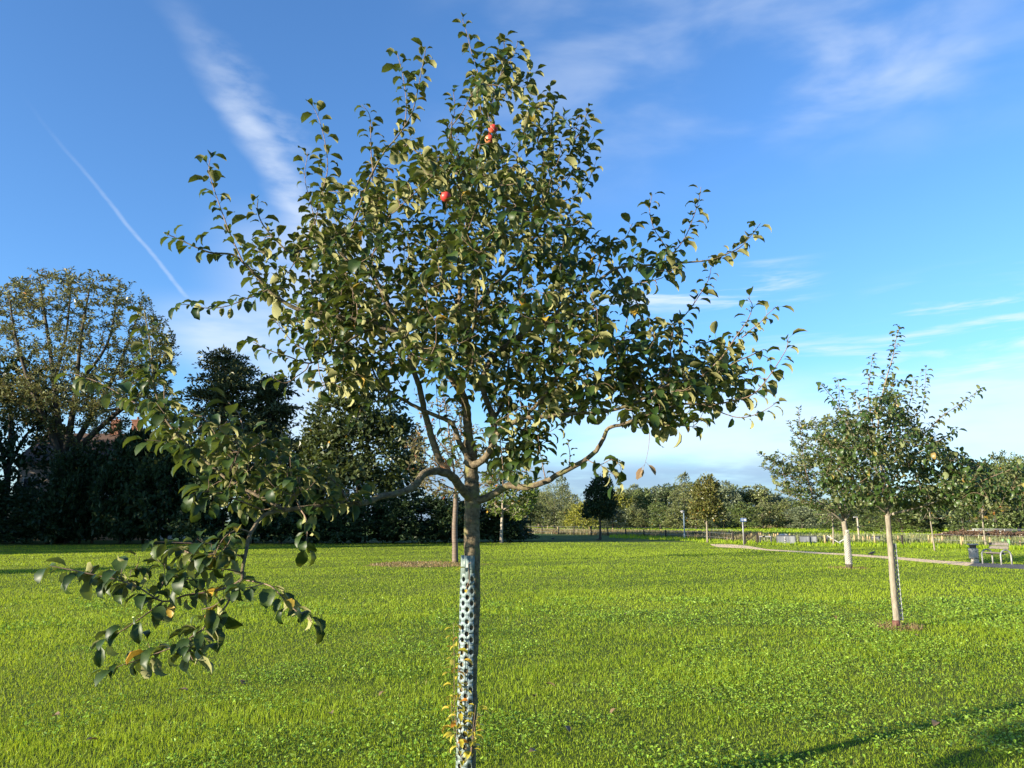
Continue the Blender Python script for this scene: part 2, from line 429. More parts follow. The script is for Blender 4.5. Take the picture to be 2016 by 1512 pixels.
class MB:
    """collects boxes, bars, tubes and lathes for one mesh"""
    def __init__(self):
        self.v, self.q = [], []

    def add(self, vs, fs):
        o = len(self.v)
        self.v += [tuple(x) for x in vs]
        self.q += [tuple(i + o for i in f) for f in fs]

    def box(self, c, s, rot=None, bevel=0.0):
        x, y, z = s[0] / 2, s[1] / 2, s[2] / 2
        if bevel:
            b = min(bevel, x * .9, y * .9, z * .9)
            vs, idx = [], {}
            for sx in (-1, 1):
                for sy in (-1, 1):
                    for sz in (-1, 1):
                        for a in range(3):
                            e = [x, y, z]
                            for k in range(3):
                                if k != a:
                                    e[k] -= b
                            idx[(sx, sy, sz, a)] = len(vs)
                            vs.append(Vector((sx * e[0], sy * e[1], sz * e[2])))
            fs = []
            S = (-1, 1)
            for sg in S:
                fs.append([idx[(sg, -1, -1, 0)], idx[(sg, 1, -1, 0)], idx[(sg, 1, 1, 0)], idx[(sg, -1, 1, 0)]][::sg])
                fs.append([idx[(-1, sg, -1, 1)], idx[(-1, sg, 1, 1)], idx[(1, sg, 1, 1)], idx[(1, sg, -1, 1)]][::sg])
                fs.append([idx[(-1, -1, sg, 2)], idx[(1, -1, sg, 2)], idx[(1, 1, sg, 2)], idx[(-1, 1, sg, 2)]][::sg])
            for a in S:
                for c2 in S:
                    fs.append([idx[(-1, a, c2, 1)], idx[(1, a, c2, 1)], idx[(1, a, c2, 2)], idx[(-1, a, c2, 2)]])
                    fs.append([idx[(a, -1, c2, 0)], idx[(a, 1, c2, 0)], idx[(a, 1, c2, 2)], idx[(a, -1, c2, 2)]])
                    fs.append([idx[(a, c2, -1, 0)], idx[(a, c2, 1, 0)], idx[(a, c2, 1, 1)], idx[(a, c2, -1, 1)]])
                    for e in S:
                        fs.append([idx[(a, c2, e, 0)], idx[(a, c2, e, 1)], idx[(a, c2, e, 2)]])
        else:
            vs = [Vector((sx * x, sy * y, sz * z)) for sx in (-1, 1) for sy in (-1, 1) for sz in (-1, 1)]
            fs = [(0, 1, 3, 2), (4, 6, 7, 5), (0, 4, 5, 1), (2, 3, 7, 6), (0, 2, 6, 4), (1, 5, 7, 3)]
        mt = rot if rot is not None else Matrix.Identity(3)
        self.add([mt @ q + Vector(c) for q in vs], fs)
        return self

    def bar(self, a, b, wd, ht=None):
        """rectangular bar from a to b"""
        a, b = Vector(a), Vector(b)
        d = b - a
        z = d.normalized()
        up = Vector((0, 0, 1)) if abs(z.z) < 0.95 else Vector((0, 1, 0))
        x = up.cross(z).normalized()
        y = z.cross(x)
        self.box((a + b) / 2, (wd, ht or wd, d.length), Matrix((x, y, z)).transposed(), min(wd, ht or wd) * 0.12)
        return self

    def tube(self, pts, rad, n=8, cap=True):
        pts = [Vector(p) for p in pts]
        if not hasattr(rad, '__len__'):
            rad = [rad] * len(pts)
        o = len(self.v)
        t0 = (pts[1] - pts[0]).normalized()
        ref = Vector((0, 0, 1)) if abs(t0.z) < 0.9 else Vector((1, 0, 0))
        x = ref.cross(t0).normalized()
        for i, p in enumerate(pts):
            t = (pts[min(i + 1, len(pts) - 1)] - pts[max(i - 1, 0)]).normalized()
            x = (x - t * x.dot(t)).normalized()
            y = t.cross(x)
            for k in range(n):
                a = 2 * pi * k / n
                self.v.append(tuple(p + (x * cos(a) + y * sin(a)) * rad[i]))
        for i in range(len(pts) - 1):
            for k in range(n):
                a, b = o + i * n + k, o + i * n + (k + 1) % n
                self.q.append((a, b, b + n, a + n))
        if cap:
            self.q.append(tuple(o + k for k in range(n))[::-1])
            self.q.append(tuple(o + (len(pts) - 1) * n + k for k in range(n)))
        return self

    def lathe(self, c, prof, n=16):
        """prof: (radius, z) pairs from the bottom up"""
        self.tube([Vector(c) + Vector((0, 0, z)) for r, z in prof], [max(r, 1e-4) for r, z in prof], n)
        return self

    def mesh(self, name, mat, smooth=False):
        me = bpy.data.meshes.new(name)
        me.from_pydata(self.v, [], self.q)
        me.validate(verbose=False)
        me.materials.append(mat)
        if smooth:
            for p in me.polygons:
                p.use_smooth = len(p.vertices) <= 4
        return me

    def part(self, name, mat, parent, smooth=False):
        o = put(name, self.mesh(name, mat, smooth), parent)
        return o


def spline(pts, n):
    """Catmull-Rom through (x, y, z, r) rows"""
    p = np.asarray(pts, dtype=float)
    p = np.vstack([2 * p[0] - p[1], p, 2 * p[-1] - p[-2]])
    out = []
    for i in range(1, len(p) - 2):
        for k in range(n):
            t = k / n
            a, b, c, d = p[i - 1], p[i], p[i + 1], p[i + 2]
            out.append(0.5 * (2 * b + (c - a) * t + (2 * a - 5 * b + 4 * c - d) * t * t + (3 * b - 3 * c + d - a) * t ** 3))
    out.append(p[-2])
    return np.array(out)


def unit(a):
    return a / np.maximum(np.linalg.norm(a, axis=-1, keepdims=True), 1e-9)


# ---------------------------------------------------------------- leaves
def leaf_mesh(name, base, axis, nrm, L, mat, tint, wr=0.58, curve=None, fold=None, petiole=0.3, wood=None):
    """curved, folded leaves: base points, directions, upper-side normals, lengths"""
    n = len(base)
    axis = unit(axis)
    nrm = unit(nrm - axis * np.sum(nrm * axis, 1, keepdims=True))
    side = np.cross(nrm, axis)
    if curve is None:
        curve = rng.uniform(0.7, 2.1, n)
    if fold is None:
        fold = rng.uniform(0.2, 0.85, n)
    ts = np.array([0.0, 0.22, 0.5, 0.78, 1.0])
    ws = np.array([0.04, 0.74, 1.0, 0.66, 0.02])
    twist = rng.normal(0, 0.32, n)
    wvar = np.clip(rng.normal(1.0, 0.14, n), 0.65, 1.3)
    start = base + axis * (L * petiole)[:, None]
    V = np.zeros((n, 19, 3))
    pos = start.copy()
    prev = 0.0
    for i, t in enumerate(ts):
        ang = curve * t
        if i:
            am = curve * (t + prev) / 2
            step = (t - prev) * L
            pos = pos + axis * (np.cos(am) * step)[:, None] - nrm * (np.sin(am) * step)[:, None]
        nn = nrm * np.cos(ang)[:, None] + axis * np.sin(ang)[:, None]
        tw = twist * t
        sd = side * np.cos(tw)[:, None] + nn * np.sin(tw)[:, None]
        n2 = nn * np.cos(tw)[:, None] - side * np.sin(tw)[:, None]
        hw = (L * wr * wvar / 2 * ws[i])[:, None]
        f = (fold * (1 - 0.3 * t))[:, None]
        V[:, i * 3 + 1] = pos
        V[:, i * 3 + 0] = pos + hw * (-sd * np.cos(f) + n2 * np.sin(f))
        V[:, i * 3 + 2] = pos + hw * (sd * np.cos(f) + n2 * np.sin(f))
        prev = t
    pw = (L * 0.014)[:, None]
    V[:, 15] = base - side * pw; V[:, 16] = base + side * pw
    V[:, 17] = start + side * pw; V[:, 18] = start - side * pw
    q = []
    for i in range(4):
        a = i * 3
        q += [(a + 0, a + 1, a + 4, a + 3), (a + 1, a + 2, a + 5, a + 4)]
    q.append((15, 16, 17, 18))
    q = np.array(q)[:, ::-1]
    F = (q[None] + (np.arange(n) * 19)[:, None, None]).reshape(-1, 4)
    return mesh_np(name, V.reshape(-1, 3), [F], mat, True, np.repeat(tint, 19), wood)


def spray_mesh(name, base, axis, nrm, L, mat, tint, wr=0.55, bend=0.25, wood=None):
    """small folded rhombs for foliage seen from farther off"""
    n = len(base)
    axis = unit(axis)
    nrm = unit(nrm - axis * np.sum(nrm * axis, 1, keepdims=True))
    side = np.cross(nrm, axis)
    L = L[:, None]
    b = rng.uniform(-bend, bend * 1.5, n)[:, None] * L
    V = np.stack([base, base + axis * L * 0.5 - side * L * wr / 2 + nrm * b, base + axis * L, base + axis * L * 0.5 + side * L * wr / 2 + nrm * b], 1)
    F = np.array([(0, 2, 3), (0, 1, 2)])
    F = (F[None] + (np.arange(n) * 4)[:, None, None]).reshape(-1, 3)
    return mesh_np(name, V.reshape(-1, 3), [F], mat, False, np.repeat(tint, 4), wood)


def in_poly(x, y, poly):
    c = False
    j = len(poly) - 1
    for i in range(len(poly)):
        xi, yi = poly[i]; xj, yj = poly[j]
        if (yi > y) != (yj > y) and x < (xj - xi) * (y - yi) / (yj - yi) + xi:
            c = not c
        j = i
    return c


class Tree:
    """a tree whose limbs are laid along points in space, filled out with twigs that carry leaves"""
    def __init__(self, base, Y, seed):
        self.base, self.Y = base, Y
        self.wood, self.twigs = MB(), MB()
        self.samp, self.leaves = [], []          # (point, tangent) on wood; (base, axis, nrm)
        self.r = random.Random(seed)
        self.droop = 0.0
        self.ls = 1.0                            # size of the leaves being laid

    def limb(self, pts, r0, r1, y0=0.0, y1=None, n=8, leaves=0.0, px=True, bow=0.0, attach=True, k=4):
        """pts: photograph positions; y0, y1: how far behind (+) or before (-) the trunk the limb starts and ends"""
        y1 = y0 if y1 is None else y1
        m = len(pts)
        rows = []
        for i, q in enumerate(pts):
            f = i / (m - 1)
            if px:
                p = P(q[0], q[1], self.Y + y0 + (y1 - y0) * f + bow * sin(pi * f))
            else:
                p = Vector(q)
            rows.append((p.x, p.y, p.z, r0 + (r1 - r0) * f ** 0.8))
        s = spline(rows, k)
        jit = np.array([[self.r.gauss(0, 1) for _ in range(3)] for _ in s]) * np.minimum(s[:, 3:4] * 0.07, 0.0022)
        jit[0] = 0
        s[:, :3] += jit
        mb = self.wood if r0 > 0.0065 * self.Y / 4.5 ** 1 or n >= 7 else self.twigs
        mb.tube([Vector(q[:3]) for q in s], list(s[:, 3]), n)
        if attach:
            self.note(s)
        if leaves:
            self.leaf_along(s[:, :3], leaves)
        return s

    def note(self, s):
        for i in range(len(s) - 1):
            L = np.linalg.norm(s[i + 1, :3] - s[i, :3])
            k = max(1, int(L / 0.05))
            for j in range(k):
                self.samp.append(s[i, :3] + (s[i + 1, :3] - s[i, :3]) * (j / k))

    def leaf_along(self, pts, length, spacing=None, droop=0.0):
        """leaves over the last `length` metres of a shoot, winding round it"""
        sp = spacing or self.spacing
        seg = np.linalg.norm(np.diff(pts, axis=0), axis=1)
        cum = np.concatenate([[0], np.cumsum(seg)])
        tot = cum[-1]
        s = max(0.0, tot - length)
        ph = self.r.uniform(0, 2 * pi)
        while s <= tot + 1e-6:
            i = min(int(np.searchsorted(cum, s, 'right')) - 1, len(seg) - 1)
            f = (s - cum[i]) / max(seg[i], 1e-6)
            p = pts[i] + (pts[i + 1] - pts[i]) * f
            t = unit(pts[i + 1] - pts[i])
            ref = np.array((0, 0, 1.0)) if abs(t[2]) < 0.9 else np.array((1.0, 0, 0))
            x = unit(np.cross(ref, t)); y = np.cross(t, x)
            rad = x * cos(ph) + y * sin(ph)
            near_tip = s > tot - 0.06
            ax = rad * self.r.uniform(0.75, 1.1) + t * self.r.uniform(0.3, 0.75) * (1.5 if near_tip else 1.0) + np.array((0, 0, self.r.uniform(-0.10, 0.25) - droop))
            ax = ax * np.array((1, 1, 0.62)) - np.array((0, 0, self.droop))
            ax = unit(ax + np.array([self.r.gauss(0, 0.15) for _ in range(3)]))
            up = np.array((0, 0, 1.0)) + t * 0.22 + np.array([self.r.gauss(0, 0.2) for _ in range(3)])
            if abs(ax[2]) > 0.85:
                up = up + t * 0.8 - rad * 0.6
            self.leaves.append((p, ax, up, self.ls))
            ph += 2.4 + self.r.gauss(0, 0.3)
            s += sp * self.r.uniform(0.7, 1.3)
        return

    def fill(self, poly, n, depth, twig=(0.12, 0.5), leaf_len=0.3, holes=(), rise=0.25, rad=0.0022, yc=0.0, maxd=1.2, keepout=0.0):
        """n twigs reaching to random places inside an outline that is `depth` metres deep"""
        xs = [q[0] for q in poly]; ys = [q[1] for q in poly]
        mx = (min(xs) + max(xs)) / 2; hw = (max(xs) - min(xs)) / 2
        my = (min(ys) + max(ys)) / 2; hh = (max(ys) - min(ys)) / 2
        S = np.array(self.samp)
        new = []
        done = tries = 0
        while done < n and tries < n * 30:
            tries += 1
            x = self.r.uniform(min(xs), max(xs)); y = self.r.uniform(min(ys), max(ys))
            if not in_poly(x, y, poly) or any(in_poly(x, y, h) for h in holes):
                continue
            rel = min(0.95, math.hypot((x - mx) / hw, (y - my) / hh * 0.8))
            yo = yc + self.r.uniform(-1, 1) * depth * math.sqrt(1 - rel * rel)
            T = np.array(P(x, y, self.Y + yo))
            d = S - T
            dist = np.linalg.norm(d, axis=1) + np.maximum(0, d[:, 2]) * 1.2
            j = int(np.argmin(dist))
            A = S[j]
            L = np.linalg.norm(T - A)
            if L > maxd:
                continue
            if L < twig[0]:
                T = A + unit(T - A + np.array((0, 0, 0.02))) * twig[0]
                L = twig[0]
            mid = (A + T) / 2 + np.array((self.r.gauss(0, 0.06) * L, self.r.gauss(0, 0.06) * L, -rise * L * 0.35 if T[2] > A[2] else rise * L))
            r0 = rad * (0.8 + L * 1.5 / self.scale)
            s = spline([(*A, r0), (*mid, r0 * 0.8), (*T, rad * 0.5)], 3)
            self.twigs.tube([Vector(q[:3]) for q in s], list(s[:, 3]), 4, False)
            self.leaf_along(s[:, :3], min(L * 0.92, leaf_len * self.r.uniform(0.5, 1.2)))
            k = max(2, int(L / (0.09 * self.scale)))
            S = np.vstack([S, A + (T - A) * np.linspace(0.25, 1, k)[:, None]])
            done += 1
        self.samp = list(S)

    def local(self, V):
        return np.asarray(V) - np.array(self.base)

    def finish(self, root, bark, leafm, leaf_size, twigm=None, trunk='trunk', wr=0.6, spray=False, tint_pow=1.0, **kw):
        self.wood.v = [tuple(q) for q in self.local(self.wood.v)]
        put(trunk, self.wood.mesh('trunk', bark, True), root)
        n = len(self.leaves)
        B = self.local([q[0] for q in self.leaves])
        A = np.array([q[1] for q in self.leaves]); U = np.array([q[2] for q in self.leaves])
        L = leaf_size * np.clip(rng.normal(1.0, 0.24, n), 0.45, 1.45) * np.array([q[3] for q in self.leaves])
        tint = rng.uniform(0, 1, n) ** tint_pow
        for c, rr_, pr in getattr(self, 'hot', ()):      # a withered tuft
            k = np.linalg.norm(B + np.array(self.base) - np.array(c), axis=1) < rr_
            tint = np.where(k & (rng.random(n) < pr), rng.uniform(0.985, 1, n), tint)
        if self.twigs.v:                         # thin twigs belong to the crown's mesh, in their own material
            kw['wood'] = (self.local(self.twigs.v), [q for q in self.twigs.q if len(q) == 4], twigm or M['twig'])
        me = (spray_mesh if spray else leaf_mesh)('crown', B, A, U, L, leafm, tint, wr, **kw)
        crown = put('crown', me, root)
        return crown


#@@ SETTING
# ---------------------------------------------------------------- ground
def sheet(name, pts, z, mat, kind='structure'):
    mb = MB()
    mb.add([(p[0], p[1], z) for p in pts], [tuple(range(len(pts)))])
    o = put(name, mb.mesh(name, mat))
    o['kind'] = kind
    return o


def g2(pts):
    return [G(*p) for p in pts]


gx, gy = np.meshgrid(np.linspace(-2500, 2500, 26), np.linspace(-1200, 3800, 26))
V = np.stack([gx.ravel(), gy.ravel(), np.zeros(gx.size)], 1)
i = np.arange(25)
a = (i[:, None] * 26 + i[None]).ravel()
lawn = put('lawn', mesh_np('lawn', V, [np.stack([a, a + 1, a + 27, a + 26], 1)], M['lawn'], False))
lawn['kind'] = 'structure'
sheet('field', [(-30, 105, 0), (160, 60, 0), (900, 200, 0), (900, 900, 0), (-400, 900, 0)], 0.004, M['field'])

path_up = [(1398, 1071.5), (1440, 1072), (1470, 1074.5), (1511, 1081.5), (1590, 1086.0), (1670, 1090.5), (1762, 1096.5), (1857, 1104.5), (1920, 1107.5), (1960, 1110), (2016, 1112), (2200, 1120)]
path_lo = [(1402, 1074.2), (1413, 1077.2), (1460, 1079.5), (1511, 1084.0), (1590, 1089.2), (1670, 1094.0), (1762, 1101.5), (1857, 1110.5), (1904, 1114.5), (1950, 1117), (2016, 1121), (2200, 1130)]
up, lo = [G(*p) for p in path_up], [G(*p) for p in path_lo]
mb = MB()
mb.add([(p.x, p.y, 0.008) for p in up] + [(p.x, p.y, 0.008) for p in lo], [(k, k + 12, k + 13, k + 1) for k in range(8)])
o = put('path', mb.mesh('path', M['path'])); o['kind'] = 'structure'
mb = MB()
mb.add([(p.x, p.y, 0.008) for p in up[8:]] + [(p.x, p.y, 0.008) for p in lo[8:]], [(k, k + 4, k + 5, k + 1) for k in range(3)])
o = put('pavement', mb.mesh('pavement', M['asphalt'])); o['kind'] = 'structure'


def blob(name, c, rx, ry, z, mat, seed):
    r = random.Random(seed)
    pts = []
    for k in range(28):
        a = 2 * pi * k / 28
        f = 1 + r.gauss(0, 0.16)
        pts.append((c.x + cos(a) * rx * f, c.y + sin(a) * ry * f))
    return sheet(name, pts, z, mat)


CH, T2, T3 = G(896, 1108), G(1766, 1237), G(1672, 1119)
blob('soil_patch', Vector((CH.x - 1.1, CH.y - 1.2, 0)), 2.2, 1.7, 0.005, M['soil'], 1)
blob('soil_patch', T2, 0.42, 0.36, 0.005, M['soil'], 2)
blob('soil_patch', T3, 0.8, 0.7, 0.005, M['soil'], 3)
blob('soil_patch', G(987, 1069), 0.9, 1.2, 0.005, M['soil'], 4)

PATHQ = [(p.x, p.y) for p in up[:12]] + [(p.x, p.y) for p in lo[:12][::-1]]


def on_path(X, Y):
    """vectorised point in polygon"""
    c = np.zeros(len(X), bool)
    j = len(PATHQ) - 1
    for i in range(len(PATHQ)):
        xi, yi = PATHQ[i]; xj, yj = PATHQ[j]
        if yi != yj:
            c ^= ((yi > Y) != (yj > Y)) & (X < (xj - xi) * (Y - yi) / (yj - yi) + xi)
        j = i
    return c


def vnoise(X, Y, s, seed):
    """smooth value noise, 0..1"""
    r = np.random.default_rng(seed).random((64, 64))
    x, y = X / s, Y / s
    i, j = np.floor(x).astype(int), np.floor(y).astype(int)
    f, g = x - i, y - j
    f, g = f * f * (3 - 2 * f), g * g * (3 - 2 * g)
    q = lambda a, b: r[a % 64, b % 64]
    return (q(i, j) * (1 - f) + q(i + 1, j) * f) * (1 - g) + (q(i, j + 1) * (1 - f) + q(i + 1, j + 1) * f) * g


def blades(name, X, Y, H, Wd, mat, tint, lean=0.45, z=0.0):
    n = len(X)
    a = rng.uniform(0, 2 * pi, n)
    fx, fy = np.cos(a), np.sin(a)                # width direction
    b = rng.uniform(0, 2 * pi, n)
    k = np.abs(rng.normal(0, lean, n))
    lx, ly = np.cos(b) * k, np.sin(b) * k
    V = np.zeros((n, 5, 3))
    for i, (h, wd, ln) in enumerate(((0, .5, 0), (0, -.5, 0), (.55, -.42, .4), (.55, .42, .4), (1, 0, 1.15))):
        V[:, i, 0] = X + fx * Wd * wd + lx * H * ln
        V[:, i, 1] = Y + fy * Wd * wd + ly * H * ln
        V[:, i, 2] = z + H * h / np.sqrt(1 + (k * ln) ** 2)
    q = np.array([(0, 1, 2, 3)])[None] + (np.arange(n) * 5)[:, None, None]
    t = np.array([(3, 2, 4)])[None] + (np.arange(n) * 5)[:, None, None]
    me = mesh_np(name, V.reshape(-1, 3), [q.reshape(-1, 4), t.reshape(-1, 3)], mat, False, np.repeat(tint, 5))
    o = put(name, me)
    o['kind'] = 'stuff'
    return o


def wedge(n, d0, d1, power=1.0, half=0.72, side=1.5):
    """points on the lawn before the viewer, thinning with distance as d ** -power"""
    u = rng.random(n)
    e = 2 - power
    d = (d0 ** e + u * (d1 ** e - d0 ** e)) ** (1 / e) if abs(e) > 1e-6 else d0 * (d1 / d0) ** u
    x = rng.uniform(-1, 1, n) * (half * d + side)
    return x, d


X, Y = wedge(900000, 3.6, 62.0, 1.85)
keep = ~on_path(X, Y) & ~on_path(X, Y + 0.35) & ~on_path(X, Y + 0.15)
keep &= ~((Y > 63 + X * 0.25) & (Y > 50))
clump = vnoise(X, Y, 0.22, 1) * 0.5 + vnoise(X, Y, 1.1, 2) * 0.5
keep &= rng.random(len(X)) < 0.70 + 0.42 * clump
for c, rr in ((CH + Vector((-1.1, -1.2, 0)), 2.0), (T2, 0.33), (T3, 0.6)):
    keep &= ~(((X - c.x) ** 2 + (Y - c.y) ** 2 < rr * rr) & (rng.random(len(X)) < 0.72))
X, Y, clump = X[keep], Y[keep], clump[keep]
sc = np.maximum(1.0, Y / 7.0)
H = (0.024 + 0.050 * rng.random(len(X)) ** 1.8) * (0.72 + 0.55 * vnoise(X, Y, 0.6, 3)) * np.clip(1.0 + (sc - 1) * 0.05, 1, 1.2)
Wd = rng.uniform(0.0024, 0.0047, len(X)) * np.minimum(sc ** 0.8, 5.0)
strk = vnoise(X * 0.90 + Y * 0.44 + 40, (Y * 0.90 - X * 0.44) * 7.0 + 40, 9.0, 31)      # mowing streaks
H *= 0.65 + 0.6 * np.clip(strk * 1.6 - .3, 0, 1)
tus = vnoise(X + 9, Y + 5, 0.33, 33) ** 2 * vnoise(X, Y, 1.9, 34)
H *= 0.72 + 0.9 * tus
tn = np.clip((strk - 0.5) * 0.72 + rng.normal(0.45, 0.20, len(X)) + (vnoise(X, Y * 0.6, 2.6, 5) - 0.5) * 0.7 + (vnoise(X, Y, 0.35, 6) - .5) * 0.45 - 0.35 * tus, 0, 0.985)
tn = np.where(rng.random(len(X)) < 0.018, rng.uniform(0.991, 1.0, len(X)), tn)
blades('grass', X, Y, H, Wd, M['grass'], tn, 0.75)

# clover and plantain leaves low in the sward
X, Y = wedge(130000, 3.6, 17.0, 1.6)
pn = vnoise(X, Y, 1.3, 11) * 0.6 + vnoise(X, Y, 0.4, 12) * 0.4
k = rng.random(len(X)) < np.clip((pn - 0.44 + 0.03 * np.clip(X, -3, 4)) * 3.0, 0.03, 1)
X, Y = X[k], Y[k]
n = len(X)
a = rng.uniform(0, 2 * pi, n)
ax = np.stack([np.cos(a), np.sin(a), rng.uniform(0.0, 0.9, n)], 1)
up_ = np.stack([rng.normal(0, .35, n), rng.normal(0, .35, n), np.ones(n)], 1)
me = spray_mesh('clover', np.stack([X, Y, rng.uniform(0.02, 0.055, n)], 1), ax, up_, rng.uniform(0.016, 0.036, n) * np.maximum(1, Y / 9), M['clover'], rng.uniform(0, 1, n), 0.75, 0.2)
o = put('clover', me); o['kind'] = 'stuff'

# rough grass along the fence, hay-coloured beyond it, stubby tufts on the field
def strip(name, n, x0, x1, ylo, yhi, h, wd, mat, lean=0.35, tint=None, gap=0.0):
    """upright grass between two ground lines given in the photograph"""
    xx = rng.uniform(x0, x1, n)
    f = rng.random(n)
    yy = np.interp(xx, ylo[0], ylo[1]) * (1 - f) + np.interp(xx, yhi[0], yhi[1]) * f
    pts = np.array([G(a, b) for a, b in zip(xx, yy)])
    if gap:
        k = rng.random(n) < np.clip((vnoise(pts[:, 0], pts[:, 1], 3.0, 21) - gap) * 5, 0.05, 1)
        pts = pts[k]
    m_ = len(pts)
    hh = rng.uniform(h[0], h[1], m_) * (0.6 + 0.8 * vnoise(pts[:, 0], pts[:, 1], 2.0, 8))
    t = rng.uniform(0, 1, m_) if tint is None else np.clip(rng.normal(tint, 0.25, m_), 0, 1)
    return blades(name, pts[:, 0], pts[:, 1], hh, rng.uniform(wd[0], wd[1], m_), mat, t, lean)


FX = ([1020, 1036, 1100, 1164, 1232, 1311, 1399, 1492, 1600, 1720, 1860, 2016, 2100], [1051, 1051, 1053, 1054, 1056, 1059, 1064, 1070, 1071, 1072, 1074, 1080, 1083])
strip('tall_grass', 26000, 1020, 1500, (FX[0], [q - 0.8 for q in FX[1]]), ([1020, 1500], [1044, 1050]), (0.15, 0.55), (0.04, 0.10), M['hay'])
strip('rough_grass', 9000, 1200, 2080, ([1200, 1500, 2080], [1059, 1073, 1084]), (FX[0], [q - 2.0 for q in FX[1]]), (0.10, 0.30), (0.03, 0.07), M['grass'], 0.4, 0.2)
strip('rough_grass', 14000, 1480, 2080, FX, ([1480, 2080], [1052, 1060]), (0.15, 0.5), (0.04, 0.10), M['wood_b'], 0.4)
strip('field_grass', 24000, 1020, 2100, ([1020, 1500, 2100], [1045, 1052, 1060]), ([1020, 2100], [1036.5, 1038]), (0.12, 0.28), (0.10, 0.28), M['grass'], 0.35, 0.0)
strip('far_verge', 7000, 1020, 1700, ([1020, 1700], [1039, 1040]), ([1020, 1700], [1035.5, 1036.5]), (0.5, 1.4), (0.15, 0.4), M['hay'], 0.3)

# straw where the trees were mulched
for c, n, rr, nm in ((T2, 520, 0.36, 0), (T3, 260, 0.7, 0), (CH + Vector((-1.1, -1.2, 0)), 2600, 2.1, 0)):
    a = rng.uniform(0, 2 * pi, n); q = rr * np.sqrt(rng.random(n))
    blades('dry_grass', c.x + np.cos(a) * q, c.y + np.sin(a) * q, rng.uniform(0.03, 0.10, n) * (1.3 if c is T2 else 1), rng.uniform(0.003, 0.006, n) * max(1, c.y / 8), M['straw'], rng.uniform(0, 1, n), 0.9)
#@@ TREES
# ---------------------------------------------------------------- the apple tree in front
Y0 = 4.5
B0 = P(922, 1026, Y0); B0.z = 0
main = empty('apple_tree', B0, 'big apple tree in front with three red apples and a broken drooping low branch', 'tree')
t = Tree(B0, Y0, 11)
t.spacing, t.scale = 0.0200, 1.0
tp = [P(929, y, Y0) for y in (1180, 1095, 1030, 985, 950)]
tr = t.limb([(B0.x, B0.y, -0.03), (B0.x + .002, B0.y, 0.12), (B0.x + .006, B0.y, .5), (B0.x + .012, B0.y, .9)] + [tuple(q) for q in tp], 0.053, 0.0425, n=16, px=False, attach=False, k=5)
t.limb([(929, 956), (928, 925), (926, 895), (924, 868)], 0.0425, 0.036, 0, 0, 12, attach=False)
t.ls, t.droop, t.spacing = 0.98, 0.22, 0.0165
# low left limb: arches over, comes forward and hangs down in tatters
t.limb([(930, 985), (912, 966), (894, 942), (878, 931), (854, 927), (832, 935), (818, 955), (800, 966), (781, 971), (747, 978), (720, 989), (670, 995), (627, 997), (560, 1004)], 0.029, 0.0105, 0, -0.95, 10, attach=True)
t.limb([(560, 1004), (530, 1010), (512, 1021), (498, 1042), (490, 1058), (484, 1089), (478, 1118), (477, 1141)], 0.0105, 0.0065, -0.95, -1.25, 8)
t.limb([(477, 1141), (450, 1156), (407, 1166), (365, 1172), (321, 1184), (275, 1158), (229, 1141), (160, 1126), (100, 1114)], 0.006, 0.002, -1.25, -1.45, 6, leaves=1.05)
t.limb([(321, 1184), (300, 1200), (275, 1218), (240, 1242), (198, 1264)], 0.0035, 0.0016, -1.35, -1.5, 5, leaves=0.4)
t.limb([(477, 1141), (460, 1165), (444, 1194), (425, 1212), (410, 1224), (395, 1245), (383, 1267)], 0.005, 0.0025, -1.25, -1.5, 6, leaves=0.22)
t.limb([(400, 1238), (350, 1270), (275, 1298), (240, 1310), (210, 1322)], 0.003, 0.0015, -1.45, -1.55, 5, leaves=0.45)
t.limb([(383, 1267), (372, 1280), (380, 1300)], 0.0025, 0.0015, -1.5, -1.5, 5, leaves=0.1)
t.limb([(477, 1141), (505, 1146), (533, 1154), (556, 1176), (580, 1200), (598, 1212), (613, 1222)], 0.0035, 0.0018, -1.25, -1.45, 5, leaves=0.28)
t.limb([(481, 1098), (440, 1082), (400, 1071), (337, 1068), (296, 1066)], 0.0045, 0.0016, -1.1, -1.3, 5, leaves=0.42)
t.limb([(480, 1128), (440, 1120), (400, 1122), (350, 1118)], 0.004, 0.0016, -1.2, -1.15, 5, leaves=0.3)
t.limb([(495, 1050), (470, 1042), (440, 1060), (420, 1100)], 0.004, 0.0016, -1.1, -1.3, 5, leaves=0.25)
# and its upright half, leafy up to the left
t.limb([(560, 1004), (525, 985), (492, 968), (443, 940), (390, 895), (353, 861), (322, 818), (304, 762), (299, 705), (292, 655), (284, 615)], 0.010, 0.002, -0.95, -0.75, 7, leaves=0.85)
t.limb([(340, 845), (300, 810), (254, 787), (226, 770), (197, 754), (165, 742), (138, 733)], 0.004, 0.0016, -0.8, -0.75, 5, leaves=0.6)
t.limb([(443, 940), (470, 890), (478, 850), (470, 815), (448, 790)], 0.005, 0.0017, -0.8, -0.65, 5, leaves=0.4)
t.limb([(500, 972), (520, 930), (524, 890), (512, 852)], 0.005, 0.0017, -0.85, -0.7, 5, leaves=0.35)
t.limb([(560, 1002), (585, 960), (600, 925), (640, 922), (655, 935)], 0.005, 0.0017, -0.9, -0.7, 5, leaves=0.4)
t.limb([(390, 895), (350, 885), (320, 870), (285, 866)], 0.004, 0.0016, -0.8, -0.9, 5, leaves=0.35)
t.limb([(590, 1000), (602, 1020), (605, 1050), (600, 1078)], 0.004, 0.0017, -1.0, -1.15, 5, leaves=0.22)
t.limb([(686, 992), (672, 965), (655, 945), (640, 936)], 0.005, 0.0025, -0.7, -0.75, 5, leaves=0.12)
t.limb([(520, 1005), (470, 985), (420, 968), (375, 975), (390, 998)], 0.0045, 0.0016, -1.0, -1.15, 5, leaves=0.5)
